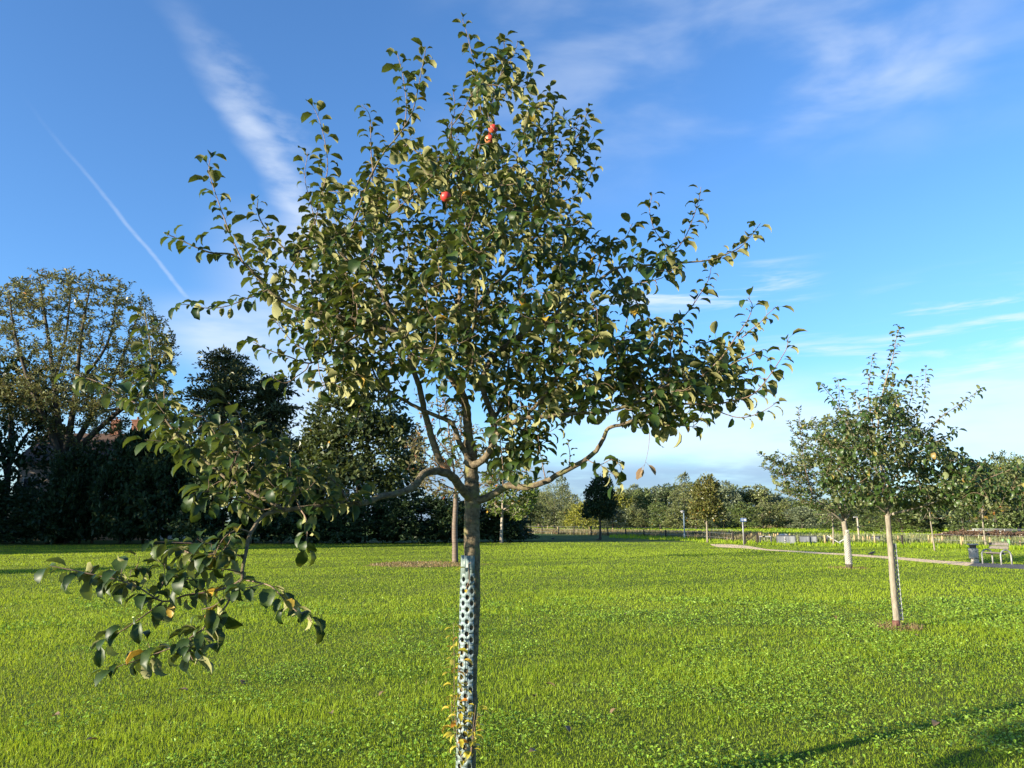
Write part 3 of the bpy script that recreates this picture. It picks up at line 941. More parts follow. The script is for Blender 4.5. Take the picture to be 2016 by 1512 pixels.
lowpoly = [(560, 1010), (480, 1010), (400, 980), (330, 880), (270, 800), (200, 745), (290, 690), (360, 800), (450, 830), (560, 860), (640, 930), (720, 975), (640, 1010)]
t.ls, t.droop, t.spacing = 1.0, 0.0, 0.020
# split limb rising from the crack
t.limb([(880, 934), (866, 908), (852, 868), (845, 841), (835, 805), (827, 767), (818, 740), (808, 705), (790, 650), (760, 590), (735, 545), (706, 524), (683, 512), (656, 479), (640, 482), (600, 490), (574, 498), (548, 478), (518, 443), (507, 415), (508, 392)], 0.024, 0.002, -0.02, -0.35, 9, leaves=0.5)
t.limb([(650, 480), (684, 457), (700, 428), (714, 389), (731, 344), (758, 297), (779, 273), (809, 228), (822, 180), (828, 151), (837, 103), (838, 92)], 0.008, 0.0018, -0.2, -0.1, 6, leaves=0.85)
t.limb([(797, 250), (800, 205), (794, 154), (782, 104)], 0.0035, 0.0016, -0.1, -0.05, 5, leaves=0.45)
t.limb([(735, 340), (731, 305), (730, 273), (728, 228), (712, 206)], 0.0035, 0.0016, -0.15, -0.2, 5, leaves=0.4)
t.limb([(640, 482), (623, 486), (620, 445), (637, 369), (645, 330), (640, 280), (628, 235), (614, 205)], 0.0045, 0.0016, -0.2, -0.25, 5, leaves=0.85)
t.limb([(623, 450), (612, 400), (600, 350), (606, 300)], 0.003, 0.0015, -0.2, -0.3, 5, leaves=0.4)
# big left leader
t.limb([(924, 880), (922, 850), (920, 824), (913, 784), (899, 758), (877, 729), (850, 700), (790, 658), (740, 640), (714, 631), (682, 628), (639, 618), (587, 609), (555, 592), (528, 570), (508, 546), (488, 526), (459, 502), (419, 498), (393, 490), (350, 470), (322, 458)], 0.030, 0.002, 0, -0.5, 10, leaves=0.75)
t.limb([(478, 516), (455, 465), (439, 423), (421, 371), (411, 334), (417, 300)], 0.004, 0.0016, -0.45, -0.5, 5, leaves=0.75)
t.limb([(528, 570), (505, 582), (484, 588), (450, 602), (410, 607), (375, 600), (352, 600)], 0.004, 0.0016, -0.4, -0.6, 5, leaves=0.6)
t.limb([(800, 664), (760, 648), (720, 652), (682, 674), (647, 692), (620, 712), (600, 714), (571, 703), (528, 689), (498, 673)], 0.010, 0.0018, -0.25, -0.55, 6, leaves=0.55)
t.limb([(608, 714), (603, 727), (587, 739), (563, 754), (545, 747), (535, 736)], 0.004, 0.0016, -0.5, -0.55, 5, leaves=0.3)
t.limb([(640, 696), (611, 693), (579, 676), (558, 652), (541, 631)], 0.0045, 0.0016, -0.5, -0.55, 5, leaves=0.35)
t.limb([(625, 705), (630, 740), (640, 765)], 0.003, 0.0015, -0.5, -0.6, 5, leaves=0.2)
# thinner left limb
t.limb([(926, 905), (912, 885), (903, 868), (897, 847), (886, 830), (867, 822), (831, 807), (803, 792), (772, 775), (757, 765), (740, 742), (725, 710), (690, 680), (660, 668)], 0.020, 0.003, -0.03, -0.3, 8, leaves=0.3)
t.limb([(772, 775), (740, 790), (715, 800), (700, 830)], 0.005, 0.0018, -0.2, -0.3, 5, leaves=0.35)
t.limb([(745, 750), (700, 735), (660, 742), (630, 765)], 0.005, 0.0016, -0.2, -0.35, 5, leaves=0.4)
t.limb([(800, 790), (790, 760), (775, 735), (770, 710)], 0.004, 0.0016, -0.2, -0.3, 5, leaves=0.25)
# right fork and the low right limb
t.limb([(916, 906), (930, 915), (950, 906), (965, 886), (975, 862), (990, 843), (1010, 832), (1029, 823), (1060, 820), (1089, 819), (1138, 813), (1178, 813), (1228, 801), (1267, 785), (1297, 765), (1350, 748), (1410, 735), (1450, 712), (1500, 690)], 0.024, 0.003, -0.05, -0.35, 9, leaves=0.5)
t.limb([(1380, 742), (1420, 705), (1451, 660), (1472, 630), (1481, 602), (1472, 585)], 0.005, 0.0016, -0.3, -0.4, 5, leaves=0.6)
t.limb([(1460, 665), (1480, 648), (1495, 636), (1515, 615), (1532, 602)], 0.0035, 0.0015, -0.4, -0.45, 5, leaves=0.4)
t.limb([(1398, 798), (1440, 790), (1470, 782), (1491, 769), (1517, 737), (1541, 700), (1549, 684), (1552, 664)], 0.005, 0.0016, -0.3, -0.4, 5, leaves=0.75)
t.limb([(1385, 795), (1410, 806), (1425, 814), (1454, 822), (1478, 819), (1505, 808), (1530, 792)], 0.004, 0.0016, -0.3, -0.4, 5, leaves=0.28)
t.limb([(928, 990), (949, 984), (970, 974), (1002, 956), (1024, 959), (1044, 958), (1079, 946), (1099, 934), (1148, 908), (1174, 887), (1188, 863), (1198, 843), (1228, 835), (1258, 823), (1310, 806), (1350, 795), (1398, 798)], 0.025, 0.005, 0, -0.35, 10)
t.limb([(1155, 905), (1180, 915), (1205, 905), (1225, 920)], 0.003, 0.0015, -0.2, -0.3, 5, leaves=0.3)
t.limb([(1180, 914), (1195, 925), (1215, 940), (1218, 952)], 0.002, 0.0013, -0.25, -0.3, 4, leaves=0.16)
t.limb([(1258, 823), (1290, 835), (1330, 838), (1375, 840)], 0.003, 0.0015, -0.25, -0.35, 5, leaves=0.35)
t.limb([(1075, 948), (1068, 915), (1062, 880), (1058, 846)], 0.0035, 0.0015, -0.1, -0.15, 5, leaves=0.3)
t.limb([(1120, 922), (1122, 895), (1118, 870)], 0.0035, 0.0015, -0.15, -0.2, 5, leaves=0.22)
t.limb([(990, 962), (990, 920), (985, 870), (982, 820)], 0.004, 0.0015, 0.0, 0.1, 5, leaves=0.3)
# central leader and the long right limb
t.limb([(968, 876), (973, 824), (962, 799), (947, 758), (930, 720), (920, 682), (909, 646), (904, 600), (908, 540), (915, 480), (920, 420), (922, 362), (930, 310), (945, 270), (965, 210), (985, 150), (991, 110), (994, 68)], 0.021, 0.002, -0.02, 0.15, 9, leaves=0.8)
t.limb([(950, 255), (944, 190), (940, 140), (928, 103), (919, 65), (910, 38)], 0.004, 0.0015, 0.12, 0.08, 5, leaves=0.75)
t.limb([(925, 350), (880, 335), (839, 312), (815, 295), (800, 280)], 0.010, 0.003, 0.12, 0.3, 6, leaves=0.2)
t.limb([(905, 340), (880, 273), (895, 222), (892, 175)], 0.004, 0.0015, 0.12, 0.0, 5, leaves=0.4)
t.limb([(908, 650), (955, 580), (1010, 525), (1050, 470), (1083, 405), (1085, 345), (1080, 332), (1084, 258), (1089, 213), (1080, 170)], 0.013, 0.0018, 0.05, 0.35, 7, leaves=0.8)
t.limb([(1084, 330), (1110, 300), (1138, 265), (1150, 240), (1157, 214)], 0.004, 0.0015, 0.3, 0.35, 5, leaves=0.4)
t.limb([(1090, 380), (1120, 350), (1150, 300), (1170, 270)], 0.004, 0.0015, 0.3, 0.4, 5, leaves=0.4)
t.limb([(1083, 400), (1125, 390), (1155, 362), (1172, 322)], 0.004, 0.0015, 0.3, 0.3, 5, leaves=0.4)
t.limb([(985, 150), (1010, 110), (1020, 80)], 0.003, 0.0015, 0.13, 0.1, 5, leaves=0.3)
t.limb([(965, 215), (1000, 180), (1040, 150), (1058, 140)], 0.003, 0.0015, 0.13, 0.2, 5, leaves=0.4)
t.limb([(947, 762), (962, 715), (1005, 673), (1039, 659), (1069, 643), (1095, 617), (1119, 595), (1142, 575), (1168, 560), (1198, 538), (1214, 528), (1238, 524), (1277, 522), (1307, 520), (1360, 516), (1402, 511), (1430, 500), (1455, 488), (1476, 467), (1497, 440)], 0.019, 0.0018, 0, 0.3, 9, leaves=0.55)
t.limb([(1326, 499), (1312, 488), (1298, 467), (1286, 446), (1279, 415), (1284, 382)], 0.0045, 0.0016, 0.2, 0.25, 5, leaves=0.5)
t.limb([(1310, 515), (1328, 495), (1349, 467), (1366, 425), (1377, 389), (1380, 368)], 0.0045, 0.0016, 0.22, 0.2, 5, leaves=0.6)
t.limb([(1320, 640), (1345, 624), (1370, 592), (1392, 556), (1398, 540), (1400, 525)], 0.004, 0.0016, 0.0, 0.0, 5, leaves=0.5)
t.limb([(1214, 530), (1240, 570), (1265, 620), (1270, 660), (1280, 690)], 0.006, 0.002, 0.2, 0.0, 5, leaves=0.5)
t.limb([(1168, 560), (1190, 500), (1230, 470), (1245, 440)], 0.005, 0.0018, 0.15, 0.3, 5, leaves=0.45)
t.limb([(1060, 820), (1075, 770), (1090, 720), (1110, 690)], 0.007, 0.002, -0.1, 0.0, 5, leaves=0.35)
t.limb([(1178, 813), (1160, 760), (1152, 700), (1145, 660)], 0.006, 0.0018, -0.2, -0.1, 5, leaves=0.45)
t.limb([(1267, 785), (1240, 740), (1235, 690), (1225, 660)], 0.006, 0.0018, -0.2, -0.1, 5, leaves=0.4)
t.limb([(1297, 765), (1320, 720), (1320, 670), (1330, 640)], 0.006, 0.0018, -0.25, -0.2, 5, leaves=0.4)
# limbs going back and forward so the crown is as deep as it is broad
for (x0, y0), (x1, y1), (x2, y2), dpt in (((922, 830), (900, 760), (860, 700), -0.8), ((973, 824), (1000, 740), (1020, 640), 0.9), ((930, 720), (900, 600), (850, 480), 0.8), ((920, 682), (940, 560), (980, 440), -0.7),
                                        ((922, 400), (900, 300), (890, 240), -0.35), ((913, 784), (850, 700), (800, 600), 0.85), ((1005, 673), (1080, 600), (1130, 480), 0.8), ((1029, 823), (1100, 740), (1180, 660), -0.75), ((714, 631), (680, 560), (650, 500), 0.5)):
    t.limb([(x0, y0), ((x0 * 2 + x1) / 3 + 6, (y0 * 2 + y1) / 3), (x1, y1), ((x1 + x2) / 2 - 6, (y1 + y2) / 2), (x2, y2)], 0.014, 0.003, 0, dpt, 6, leaves=0.3)
# short upright shoots inside the crotch
for a, b, c in (((905, 905), (893, 850), (908, 790)), ((888, 912), (868, 850), (855, 720)), ((907, 890), (908, 820), (912, 740)), ((1000, 835), (1002, 780), (998, 700)), ((1030, 822), (1020, 760), (1012, 700)), ((900, 905), (880, 895), (868, 880))):
    t.limb([a, b, c], 0.003, 0.0014, -0.05, -0.1, 5, leaves=0.2)
n_traced = len(t.leaves)
crown_poly = [(990, 95), (1045, 190), (1090, 190), (1140, 260), (1150, 350), (1120, 400), (1190, 470), (1240, 480), (1280, 470), (1360, 500), (1330, 540), (1250, 580), (1300, 640), (1400, 660), (1450, 690), (1480, 740), (1420, 790), (1330, 820), (1240, 850), (1200, 820), (1100, 850), (1080, 900), (1010, 920), (990, 870), (900, 760), (860, 760), (780, 740), (740, 770), (700, 800), (650, 760), (640, 700), (560, 640), (510, 540), (460, 520), (500, 480), (580, 450), (600, 400), (700, 340), (760, 300), (800, 240), (860, 310), (900, 240), (905, 150)]
holes = [[(770, 740), (905, 740), (920, 860), (860, 830), (760, 790)], [(1195, 610), (1255, 600), (1255, 645), (1210, 650)], [(820, 400), (850, 400), (850, 430), (820, 430)], [(1180, 540), (1230, 545), (1200, 600), (1170, 590)], [(1060, 850), (1150, 820), (1180, 850), (1090, 920)], [(1160, 690), (1215, 690), (1215, 750), (1165, 750)]]
t.fill(crown_poly, 620, 0.75, (0.10, 0.5), 0.30, holes)
core = [(640, 480), (800, 330), (900, 300), (1060, 330), (1120, 480), (1150, 620), (1250, 720), (1300, 800), (1100, 790), (1000, 760), (900, 720), (760, 690), (640, 620)]
t.fill(core, 380, 0.75, (0.10, 0.45), 0.28, holes)
lowright = [(1180, 720), (1420, 720), (1480, 750), (1400, 800), (1310, 850), (1230, 845)]
t.fill([(500, 560), (620, 540), (760, 600), (770, 720), (700, 780), (640, 730), (560, 650)], 70, 0.6, (0.1, 0.4), 0.26, holes)
t.fill(lowright, 75, 0.6, (0.1, 0.35), 0.25)
t.ls, t.droop = 0.95, 0.2
t.fill(lowpoly, 100, 0.35, (0.08, 0.3), 0.24, yc=-0.85)
lowtat = [(100, 1105), (200, 1120), (320, 1090), (470, 1050), (490, 1140), (440, 1180), (420, 1280), (330, 1305), (250, 1290), (340, 1220), (240, 1160)]
t.fill(lowtat, 30, 0.12, (0.06, 0.2), 0.16, yc=-1.38)
t.ls, t.droop = 1.0, 0.0
t.fill([(940, 880), (1060, 830), (1080, 920), (1000, 950), (960, 940)], 20, 0.5, (0.1, 0.3), 0.25)
print('LEAVES main', n_traced, len(t.leaves))
t.hot = [(P(470, 1036, Y0 - 1.15), 0.13, 0.55), (P(455, 1175, Y0 - 1.3), 0.09, 0.4), (P(545, 1168, Y0 - 1.35), 0.06, 0.4), (P(430, 1110, Y0 - 1.25), 0.08, 0.35)]
t.finish(main, M['bark'], M['leaf'], 0.0715, wr=0.63)
# torn wood where the low limb split
mb = MB()
rr = random.Random(5)
for k in range(22):
    a = P(862 + rr.random() * 14, 900 + rr.random() * 14, Y0 - 0.045 - rr.random() * .012) - B0
    b = a + (P(884 + rr.random() * 8, 932 + rr.random() * 4, Y0 - 0.05) - P(868, 908, Y0 - 0.05)) * rr.uniform(.5, 1.1)
    mb.tube([a, (a + b) / 2 + Vector((rr.gauss(0, .004), -0.004, rr.gauss(0, .004))), b], [0.0035, 0.0045, 0.002], 5)
o = mb.part('torn_wood', M['split_wood'], main)
o['label'] = 'raw orange wood where the low branch has split'
# apples
def apple_mesh():
    prof = []
    for k in range(13):
        a = -pi / 2 + pi * k / 12
        r = cos(a) * (1 + 0.10 * sin(a))
        z = sin(a) * 0.88
        if k > 10:
            z -= 0.16 * (k - 10) / 2 * (1.5 - 0.3 * (12 - k))
        prof.append((max(r, 0.02) * 0.029, z * 0.029))
    b = MB(); b.lathe((0, 0, 0), prof, 16)
    b.tube([(0, 0, 0.022), (0.003, 0, 0.036), (0.008, 0, 0.05)], 0.0016, 5)
    return b.mesh('apple', M['apple'], True)
am = apple_mesh()
for x, y, dy in ((878, 388, -0.62), (964, 275, -0.30), (971, 254, -0.22)):
    o = put('apple', am, main, P(x, y, Y0 + dy) - B0)
    o.rotation_euler = (rr.uniform(-.5, .5), rr.uniform(-.5, .5), rr.uniform(0, 6))

# the dry twig hanging by a thread of bark, and the yellowing shoots at the foot
def shoot(pts, r0, leafspec, name, mat, lm, root, bx, depth, size, spacing, droop=0.0, ll=9):
    s = Tree(bx, depth, len(pts) * 7 + int(pts[0][0]))
    s.spacing, s.scale = spacing, 1
    q = s.limb(pts, r0, r0 * 0.4, leafspec[0], leafspec[1], 5)
    s.leaf_along(q[:, :3], ll, droop=droop)
    s.wood.v += s.twigs.v if not s.wood.v else []
    s.wood.q += s.twigs.q if not s.wood.q else []
    s.twigs = MB()
    s.wood.v = [tuple(k) for k in s.local(s.wood.v)]
    st = put(name, s.wood.mesh(name, mat, True), root)
    n = len(s.leaves)
    me = leaf_mesh('leaves', s.local([k[0] for k in s.leaves]), np.array([k[1] for k in s.leaves]), np.array([k[2] for k in s.leaves]), size * rng.uniform(.6, 1.25, n), lm, rng.uniform(0, 1, n), 0.5)
    o = put('leaves', me, st)
    return st

st = shoot([(1279, 852), (1277, 880), (1272, 905), (1268, 919)], 0.0017, (-0.3, -0.3), 'dry_twig', M['twig'], M['leaf_dry'], main, B0, Y0, 0.085, 0.012, 0.9, 0.028)
st['label'] = 'dry twig with three shrivelled leaves hanging below the crown'
for pts, dd in (([(906, 1470), (899, 1440), (895, 1390), (894, 1300), (893, 1226)], -0.10), ([(908, 1460), (905, 1400), (906, 1320), (903, 1255)], -0.09), ([(928, 1490), (930, 1450), (933, 1420), (937, 1388)], -0.12),
                ([(912, 1500), (900, 1465), (891, 1420), (889, 1380)], -0.11), ([(926, 1480), (934, 1440), (941, 1400)], -0.10), ([(917, 1160), (924, 1140), (922, 1112), (928, 1108)], -0.08)):
    st = shoot(pts, 0.0026, (dd + 0.02, dd), 'sucker', M['twig'], M['leaf_sucker'], main, B0, Y0, 0.056, 0.019 if pts[0][1] > 1200 else 0.06)
    st['label'] = 'thin sucker shoot with small yellowing leaves'


# ---------------------------------------------------------------- perforated guard
def guard(name, root, base, r0, r1, z0, z1, a0, a1, cols, rows, mat, hole=0.36, top=0.09, lean=(0, 0), dm=(0.0, 0.0), rim=8):
    """open tube of plastic sheet with staggered round holes; angles from +x, -90 degrees towards the viewer"""
    v, q = [], []
    def at(u, z):
        f = (z - z0) / (z1 - z0)
        a = a0 + (a1 - a0) * u
        r = r0 + (r1 - r0) * f
        return (base.x + lean[0] * z + cos(a) * r, base.y + lean[1] * z + sin(a) * r, z)
    dz = (z1 - top - z0) / rows
    du = 1.0 / cols
    arc = (r0 + r1) / 2 * (a1 - a0) / cols
    for c in range(cols):
        off = 0.5 * dz if c % 2 else 0.0
        for k in range(rows):
            zc = z0 + off + dz * (k + 0.5)
            uc = (c + 0.5) * du
            outer, inner = [], []
            for j in range(12):
                a = 2 * pi * (j + 0.5) / 12
                x, y = cos(a), sin(a)
                m = max(abs(x), abs(y))
                ox, oy = x / m * 0.5, y / m * 0.5
                outer.append(at(uc + ox * du, zc + oy * dz))
                inner.append(at(uc + x * hole * du, zc + y * min(hole * arc * 1.06, dz * 0.47)))
            o = len(v)
            v += outer + inner
            q += [(o + j, o + (j + 1) % 12, o + 12 + (j + 1) % 12, o + 12 + j) for j in range(12)]
        zt = z1 - top + off
        for lo, hi in ((zt, z1),) + (((z0, z0 + off),) if off else ()):
            o = len(v)
            for s in range(3):
                v += [at((c + s / 2) * du, lo), at((c + s / 2) * du, hi)]
            q += [(o + 2 * s, o + 2 * s + 2, o + 2 * s + 3, o + 2 * s + 1) for s in range(2)]
    me = bpy.data.meshes.new(name)
    me.from_pydata(v, [], q)
    me.validate(verbose=False)
    me.materials.append(mat)
    for p in me.polygons:
        p.use_smooth = True
    g = put(name, me)
    sm = g.modifiers.new('thickness', 'SOLIDIFY')
    sm.thickness = 0.002
    return g

gt = P(925, 1093, Y0).z
g = guard('tree_guard', None, Vector((B0.x + 0.000, B0.y - 0.004, 0)), 0.0600, 0.0520, 0.02, gt, R(75), R(304), 8, 20, M['guard'], 0.46, 0.13, (0.008, 0))
tag(g, 'pale blue-grey perforated plastic guard round the trunk of the big apple tree', 'tree guard')

# ---------------------------------------------------------------- second apple tree, right
Y2 = T2.y
root2 = empty('apple_tree', T2, 'apple tree at right with tall upright shoots and a dark guard strip on its trunk', 'tree')
t = Tree(T2, Y2, 23)
t.spacing, t.scale = 0.021, 1.6
tb = [P(x, y, Y2) for x, y in ((1765, 1216), (1759, 1160), (1754, 1090), (1750, 1045), (1748, 1014))]
t.limb([(T2.x, T2.y, -0.03)] + [tuple(q) for q in tb], 0.054, 0.041, n=14, px=False, attach=False)
L2 = [
    ([(1748, 1016), (1743, 970), (1735, 921), (1729, 870), (1731, 813), (1744, 749), (1757, 706), (1765, 663), (1771, 643)], .029, .003, 0, .1, 1.5),
    ([(1731, 840), (1718, 835), (1709, 770), (1714, 730), (1718, 697)], .010, .003, 0, .1, 1.0),
    ([(1738, 950), (1710, 900), (1684, 861), (1662, 825), (1645, 792), (1628, 770), (1614, 753)], .018, .003, 0, -.3, 1.1),
    ([(1670, 835), (1653, 800), (1652, 770), (1649, 744)], .008, .003, -.2, -.2, .7),
    ([(1740, 930), (1765, 905), (1778, 878), (1787, 813), (1795, 775), (1800, 742)], .016, .003, 0, .2, 1.2),
    ([(1783, 840), (1800, 820), (1817, 800), (1823, 727)], .008, .003, .1, .2, .9),
    ([(1750, 860), (1765, 820), (1757, 783)], .008, .003, .1, .0, .5),
    ([(1785, 860), (1821, 852), (1847, 826), (1868, 810), (1890, 796), (1912, 780), (1934, 763)], .010, .003, .0, -.2, 1.3),
    ([(1790, 880), (1847, 868), (1877, 848), (1884, 846)], .008, .003, 0, -.3, .7),
    ([(1752, 1014), (1775, 1007), (1800, 1002), (1825, 994), (1868, 977), (1900, 955), (1924, 925), (1940, 905)], .024, .004, 0, -1.0, 1.2),
    ([(1868, 977), (1910, 958), (1954, 938), (2010, 917)], .010, .003, -.6, -1.4, 1.2),
    ([(1880, 972), (1930, 975), (1980, 965), (2016, 952)], .010, .003, -.6, -1.6, 1.0),
    ([(1746, 1010), (1718, 990), (1683, 964), (1640, 942), (1610, 930)], .022, .004, 0, -.5, 1.0),
    ([(1745, 1000), (1720, 960), (1690, 920), (1640, 880), (1600, 860)], .018, .004, 0, .6, 1.2),
    ([(1750, 1000), (1780, 960), (1830, 920), (1870, 900)], .020, .004, 0, .6, 1.0),
    ([(1745, 960), (1770, 930), (1810, 890), (1850, 880)], .016, .004, 0, -.7, 1.0),
    ([(1740, 920), (1720, 860), (1690, 800), (1680, 770)], .014, .004, 0, .6, .9),
]
for pts, a, b, y0, y1, lf in L2:
    t.limb(pts, a, b, y0, y1, 7 if a > .012 else 5, leaves=lf)
poly2 = [(1735, 760), (1760, 740), (1790, 820), (1840, 850), (1870, 880), (1930, 910), (1960, 950), (1940, 985), (1850, 1000), (1790, 1005), (1750, 995), (1690, 1000), (1620, 960), (1600, 900), (1620, 850), (1680, 830), (1715, 800)]
t.fill(poly2, 560, 1.2, (0.15, 0.6), 0.42, rad=0.003)
t.fill([(1850, 940), (1960, 920), (2020, 915), (2020, 1000), (1880, 1005)], 70, 0.5, (0.15, 0.5), 0.4, yc=-1.1, rad=.003)
print('LEAVES two', len(t.leaves))
t.finish(root2, M['bark_pale'], M['leaf_two'], 0.090, wr=0.64)
mb = MB()
mb.tube([(0, 0, 0.0), (-0.003, 0, 0.06), (-0.010, 0, 0.125)], [0.068, 0.061, 0.0565], 14)
o = mb.part('trunk_foot', M['red_base'], root2, True)
o['label'] = 'dark red-brown foot of the trunk'
ln = (tb[2].x - T2.x) / tb[2].z
g = guard('tree_guard', None, T2 + Vector((0.030, 0.0, 0)), 0.073, 0.060, 0.12, P(1757, 1070, Y2).z, R(-50), R(186), 8, 15, M['guard_white'], 0.44, 0.08, (ln, 0))
tag(g, 'white perforated guard open to the front on the right apple tree with tall shoots', 'tree guard')

# ---------------------------------------------------------------- third apple tree, behind it
Y3 = T3.y
root3 = empty('apple_tree', T3, 'apple tree with a white netted trunk behind the right apple tree', 'tree')
t = Tree(T3, Y3, 31)
t.spacing, t.scale = 0.030, 3.0
tb3 = [P(x, y, Y3) for x, y in ((1671, 1100), (1668, 1070), (1664, 1045), (1661, 1026))]
t.limb([(T3.x, T3.y, -0.03)] + [tuple(q) for q in tb3], 0.105, 0.085, n=12, px=False, attach=False)
L3 = [
    ([(1661, 1027), (1640, 1010), (1590, 970), (1540, 920), (1490, 890)], .05, .006, 0, -1, 2.5),
    ([(1600, 975), (1585, 920), (1576, 850), (1572, 802)], .02, .006, -.5, -.5, 1.6),
    ([(1661, 1025), (1645, 960), (1620, 890), (1600, 820)], .05, .006, 0, .5, 2.0),
    ([(1663, 1025), (1690, 990), (1740, 950), (1770, 930)], .05, .006, 0, .5, 1.6),
    ([(1663, 1020), (1668, 930), (1672, 850), (1665, 790)], .05, .006, 0, .3, 2.2),
    ([(1560, 940), (1530, 930), (1497, 918)], .015, .006, -.7, -.8, 1.0),
    ([(1620, 890), (1570, 860), (1552, 828)], .02, .006, .3, 0, 1.2),
    ([(1640, 1005), (1580, 985), (1530, 965)], .02, .006, -.3, 1.2, 1.2),
    ([(1662, 1020), (1640, 980), (1610, 950)], .03, .008, 0, -2.0, 1.2),
    ([(1662, 1020), (1690, 960), (1700, 900)], .03, .008, 0, 2.0, 1.2),
]
for pts, a, b, y0, y1, lf in L3:
    t.limb(pts, a, b, y0, y1, 6, leaves=lf)
poly3 = [(1572, 830), (1600, 830), (1665, 800), (1740, 880), (1760, 1000), (1680, 1015), (1600, 1005), (1540, 970), (1495, 905), (1550, 890)]
t.fill(poly3, 640, 2.0, (0.3, 1.2), 0.8, rad=.005, maxd=3)
print('LEAVES three', len(t.leaves))
t.finish(root3, M['bark_pale'], M['leaf_two'], 0.130, wr=0.68, spray=True)
mb = MB(); mb.tube([(0, 0, 0), (0, 0, 0.16)], [0.125, 0.112], 12)
mb.part('trunk_foot', M['bark_dark'], root3, True)
g = guard('tree_guard', None, T3 + Vector((0, 0, 0)), 0.122, 0.104, 0.15, P(1664, 1043, Y3).z, R(60), R(420), 16, 14, M['net'], 0.41, 0.10, ((tb3[1].x - T3.x) / tb3[1].z, 0))
tag(g, 'white diamond net guard round the trunk of the middle-distance apple tree', 'tree guard')


# ---------------------------------------------------------------- young trees on the lawn
def lawn_tree(name, base, trunk_px, limbs, poly, n, depth, bark, leafm, size, label, r0, sp, leaf_len, twig, spray=True, wr=0.5, seed=1, rad=.006, lf=1.5):
    root = empty(name, base, label, 'tree')
    t = Tree(base, base.y, seed)
    t.spacing, t.scale = sp, base.y / 9
    tb = [P(x, y, base.y) for x, y in trunk_px]
    t.limb([(base.x, base.y, -.03)] + [tuple(q) for q in tb], r0, r0 * .72, n=10, px=False, attach=False)
    for pts, a, y0, y1 in limbs:
        t.limb(pts, a, a * .2, y0, y1, 7 if a > 0.012 else 5, leaves=lf)
    t.fill(poly, n, depth, twig, leaf_len, rad=rad, maxd=9)
    t.finish(root, bark, leafm, size, wr=wr, spray=spray, twigm=bark)
    return root


lawn_tree('cherry_tree', CH, [(896, 1080), (895, 1040), (897, 1000), (897, 970)],
          [([(897, 972), (894, 930), (888, 880), (880, 820), (868, 750)], .06, 0, .3), ([(895, 940), (860, 910), (825, 885), (796, 880)], .035, 0, -1),
           ([(890, 900), (850, 850), (830, 800), (815, 770)], .03, 0, .6), ([(897, 950), (940, 910), (975, 890), (1010, 880)], .035, 0, 1), ([(888, 870), (910, 820), (905, 770)], .03, 0, -.5), ([(897, 965), (850, 945), (810, 950)], .03, 0, -1.5), ([(897, 965), (930, 950), (960, 955)], .03, 0, -1.5)],
          [(868, 770), (910, 800), (960, 850), (1010, 890), (970, 960), (900, 985), (860, 980), (820, 960), (795, 890), (820, 820)], 230, 1.6, M['bark_red'], M['leaf_cherry'], 0.22,
          'thin cherry-barked tree with sparse bronze leaves behind the big apple trunk', .135, .095, 1.1, (.3, 1.4), wr=0.40, seed=41, rad=.008)
LI = G(987, 1069)
lawn_tree('lime_tree', LI, [(987, 1050), (988, 1030), (989, 1005)],
          [([(989, 1008), (990, 970), (992, 930)], .09, 0, 0), ([(989, 1005), (965, 985), (945, 970)], .06, 0, -.5), ([(989, 1005), (1020, 985), (1050, 975)], .06, 0, -.5), ([(990, 980), (1010, 950), (1030, 925)], .05, 0, 1), ([(990, 980), (970, 950), (955, 930)], .05, 0, 1)],
          [(950, 930), (1000, 915), (1040, 930), (1062, 965), (1050, 1000), (1030, 1030), (1000, 1015), (965, 1012), (945, 980)], 330, 2.0, M['bark_white'], M['leaf_lime'], 0.34,
          'young tree with bright green leaves and a whitish trunk beside the hedge end', .14, .12, 1.6, (.5, 2.0), wr=0.7, seed=43, rad=.012)


# ---------------------------------------------------------------- crowns of the farther trees
def crown_points(lobes, n, r, inner=0.55, clump=26, cl=0.16):
    """leaf places gathered into clumps over a set of ellipsoid lobes (centre, radii)"""
    wts = np.array([l[1][0] * l[1][2] for l in lobes]); wts = wts / wts.sum()
    P_, A_, U_ = [], [], []
    for (c, rad), wq in zip(lobes, wts):
        m = max(4, int(n * wq / clump))
        d = unit(r.normal(0, 1, (m, 3)))
        d[:, 2] = np.where(d[:, 2] < -0.55, -d[:, 2], d[:, 2])
        rr = inner + (1 - inner) * r.random(m) ** 0.6
        cc = np.array(c) + d * rr[:, None] * np.array(rad)
        k = clump
        p = np.repeat(cc, k, 0) + r.normal(0, 1, (m * k, 3)) * (np.array(rad) * cl)
        out = unit(p - np.array(c))
        P_.append(p)
        A_.append(unit(out * 0.8 + r.normal(0, .7, p.shape)))
        U_.append(unit(out * 0.6 + np.array((0, 0, .7)) + r.normal(0, .5, p.shape)))
    return np.vstack(P_), np.vstack(A_), np.vstack(U_)


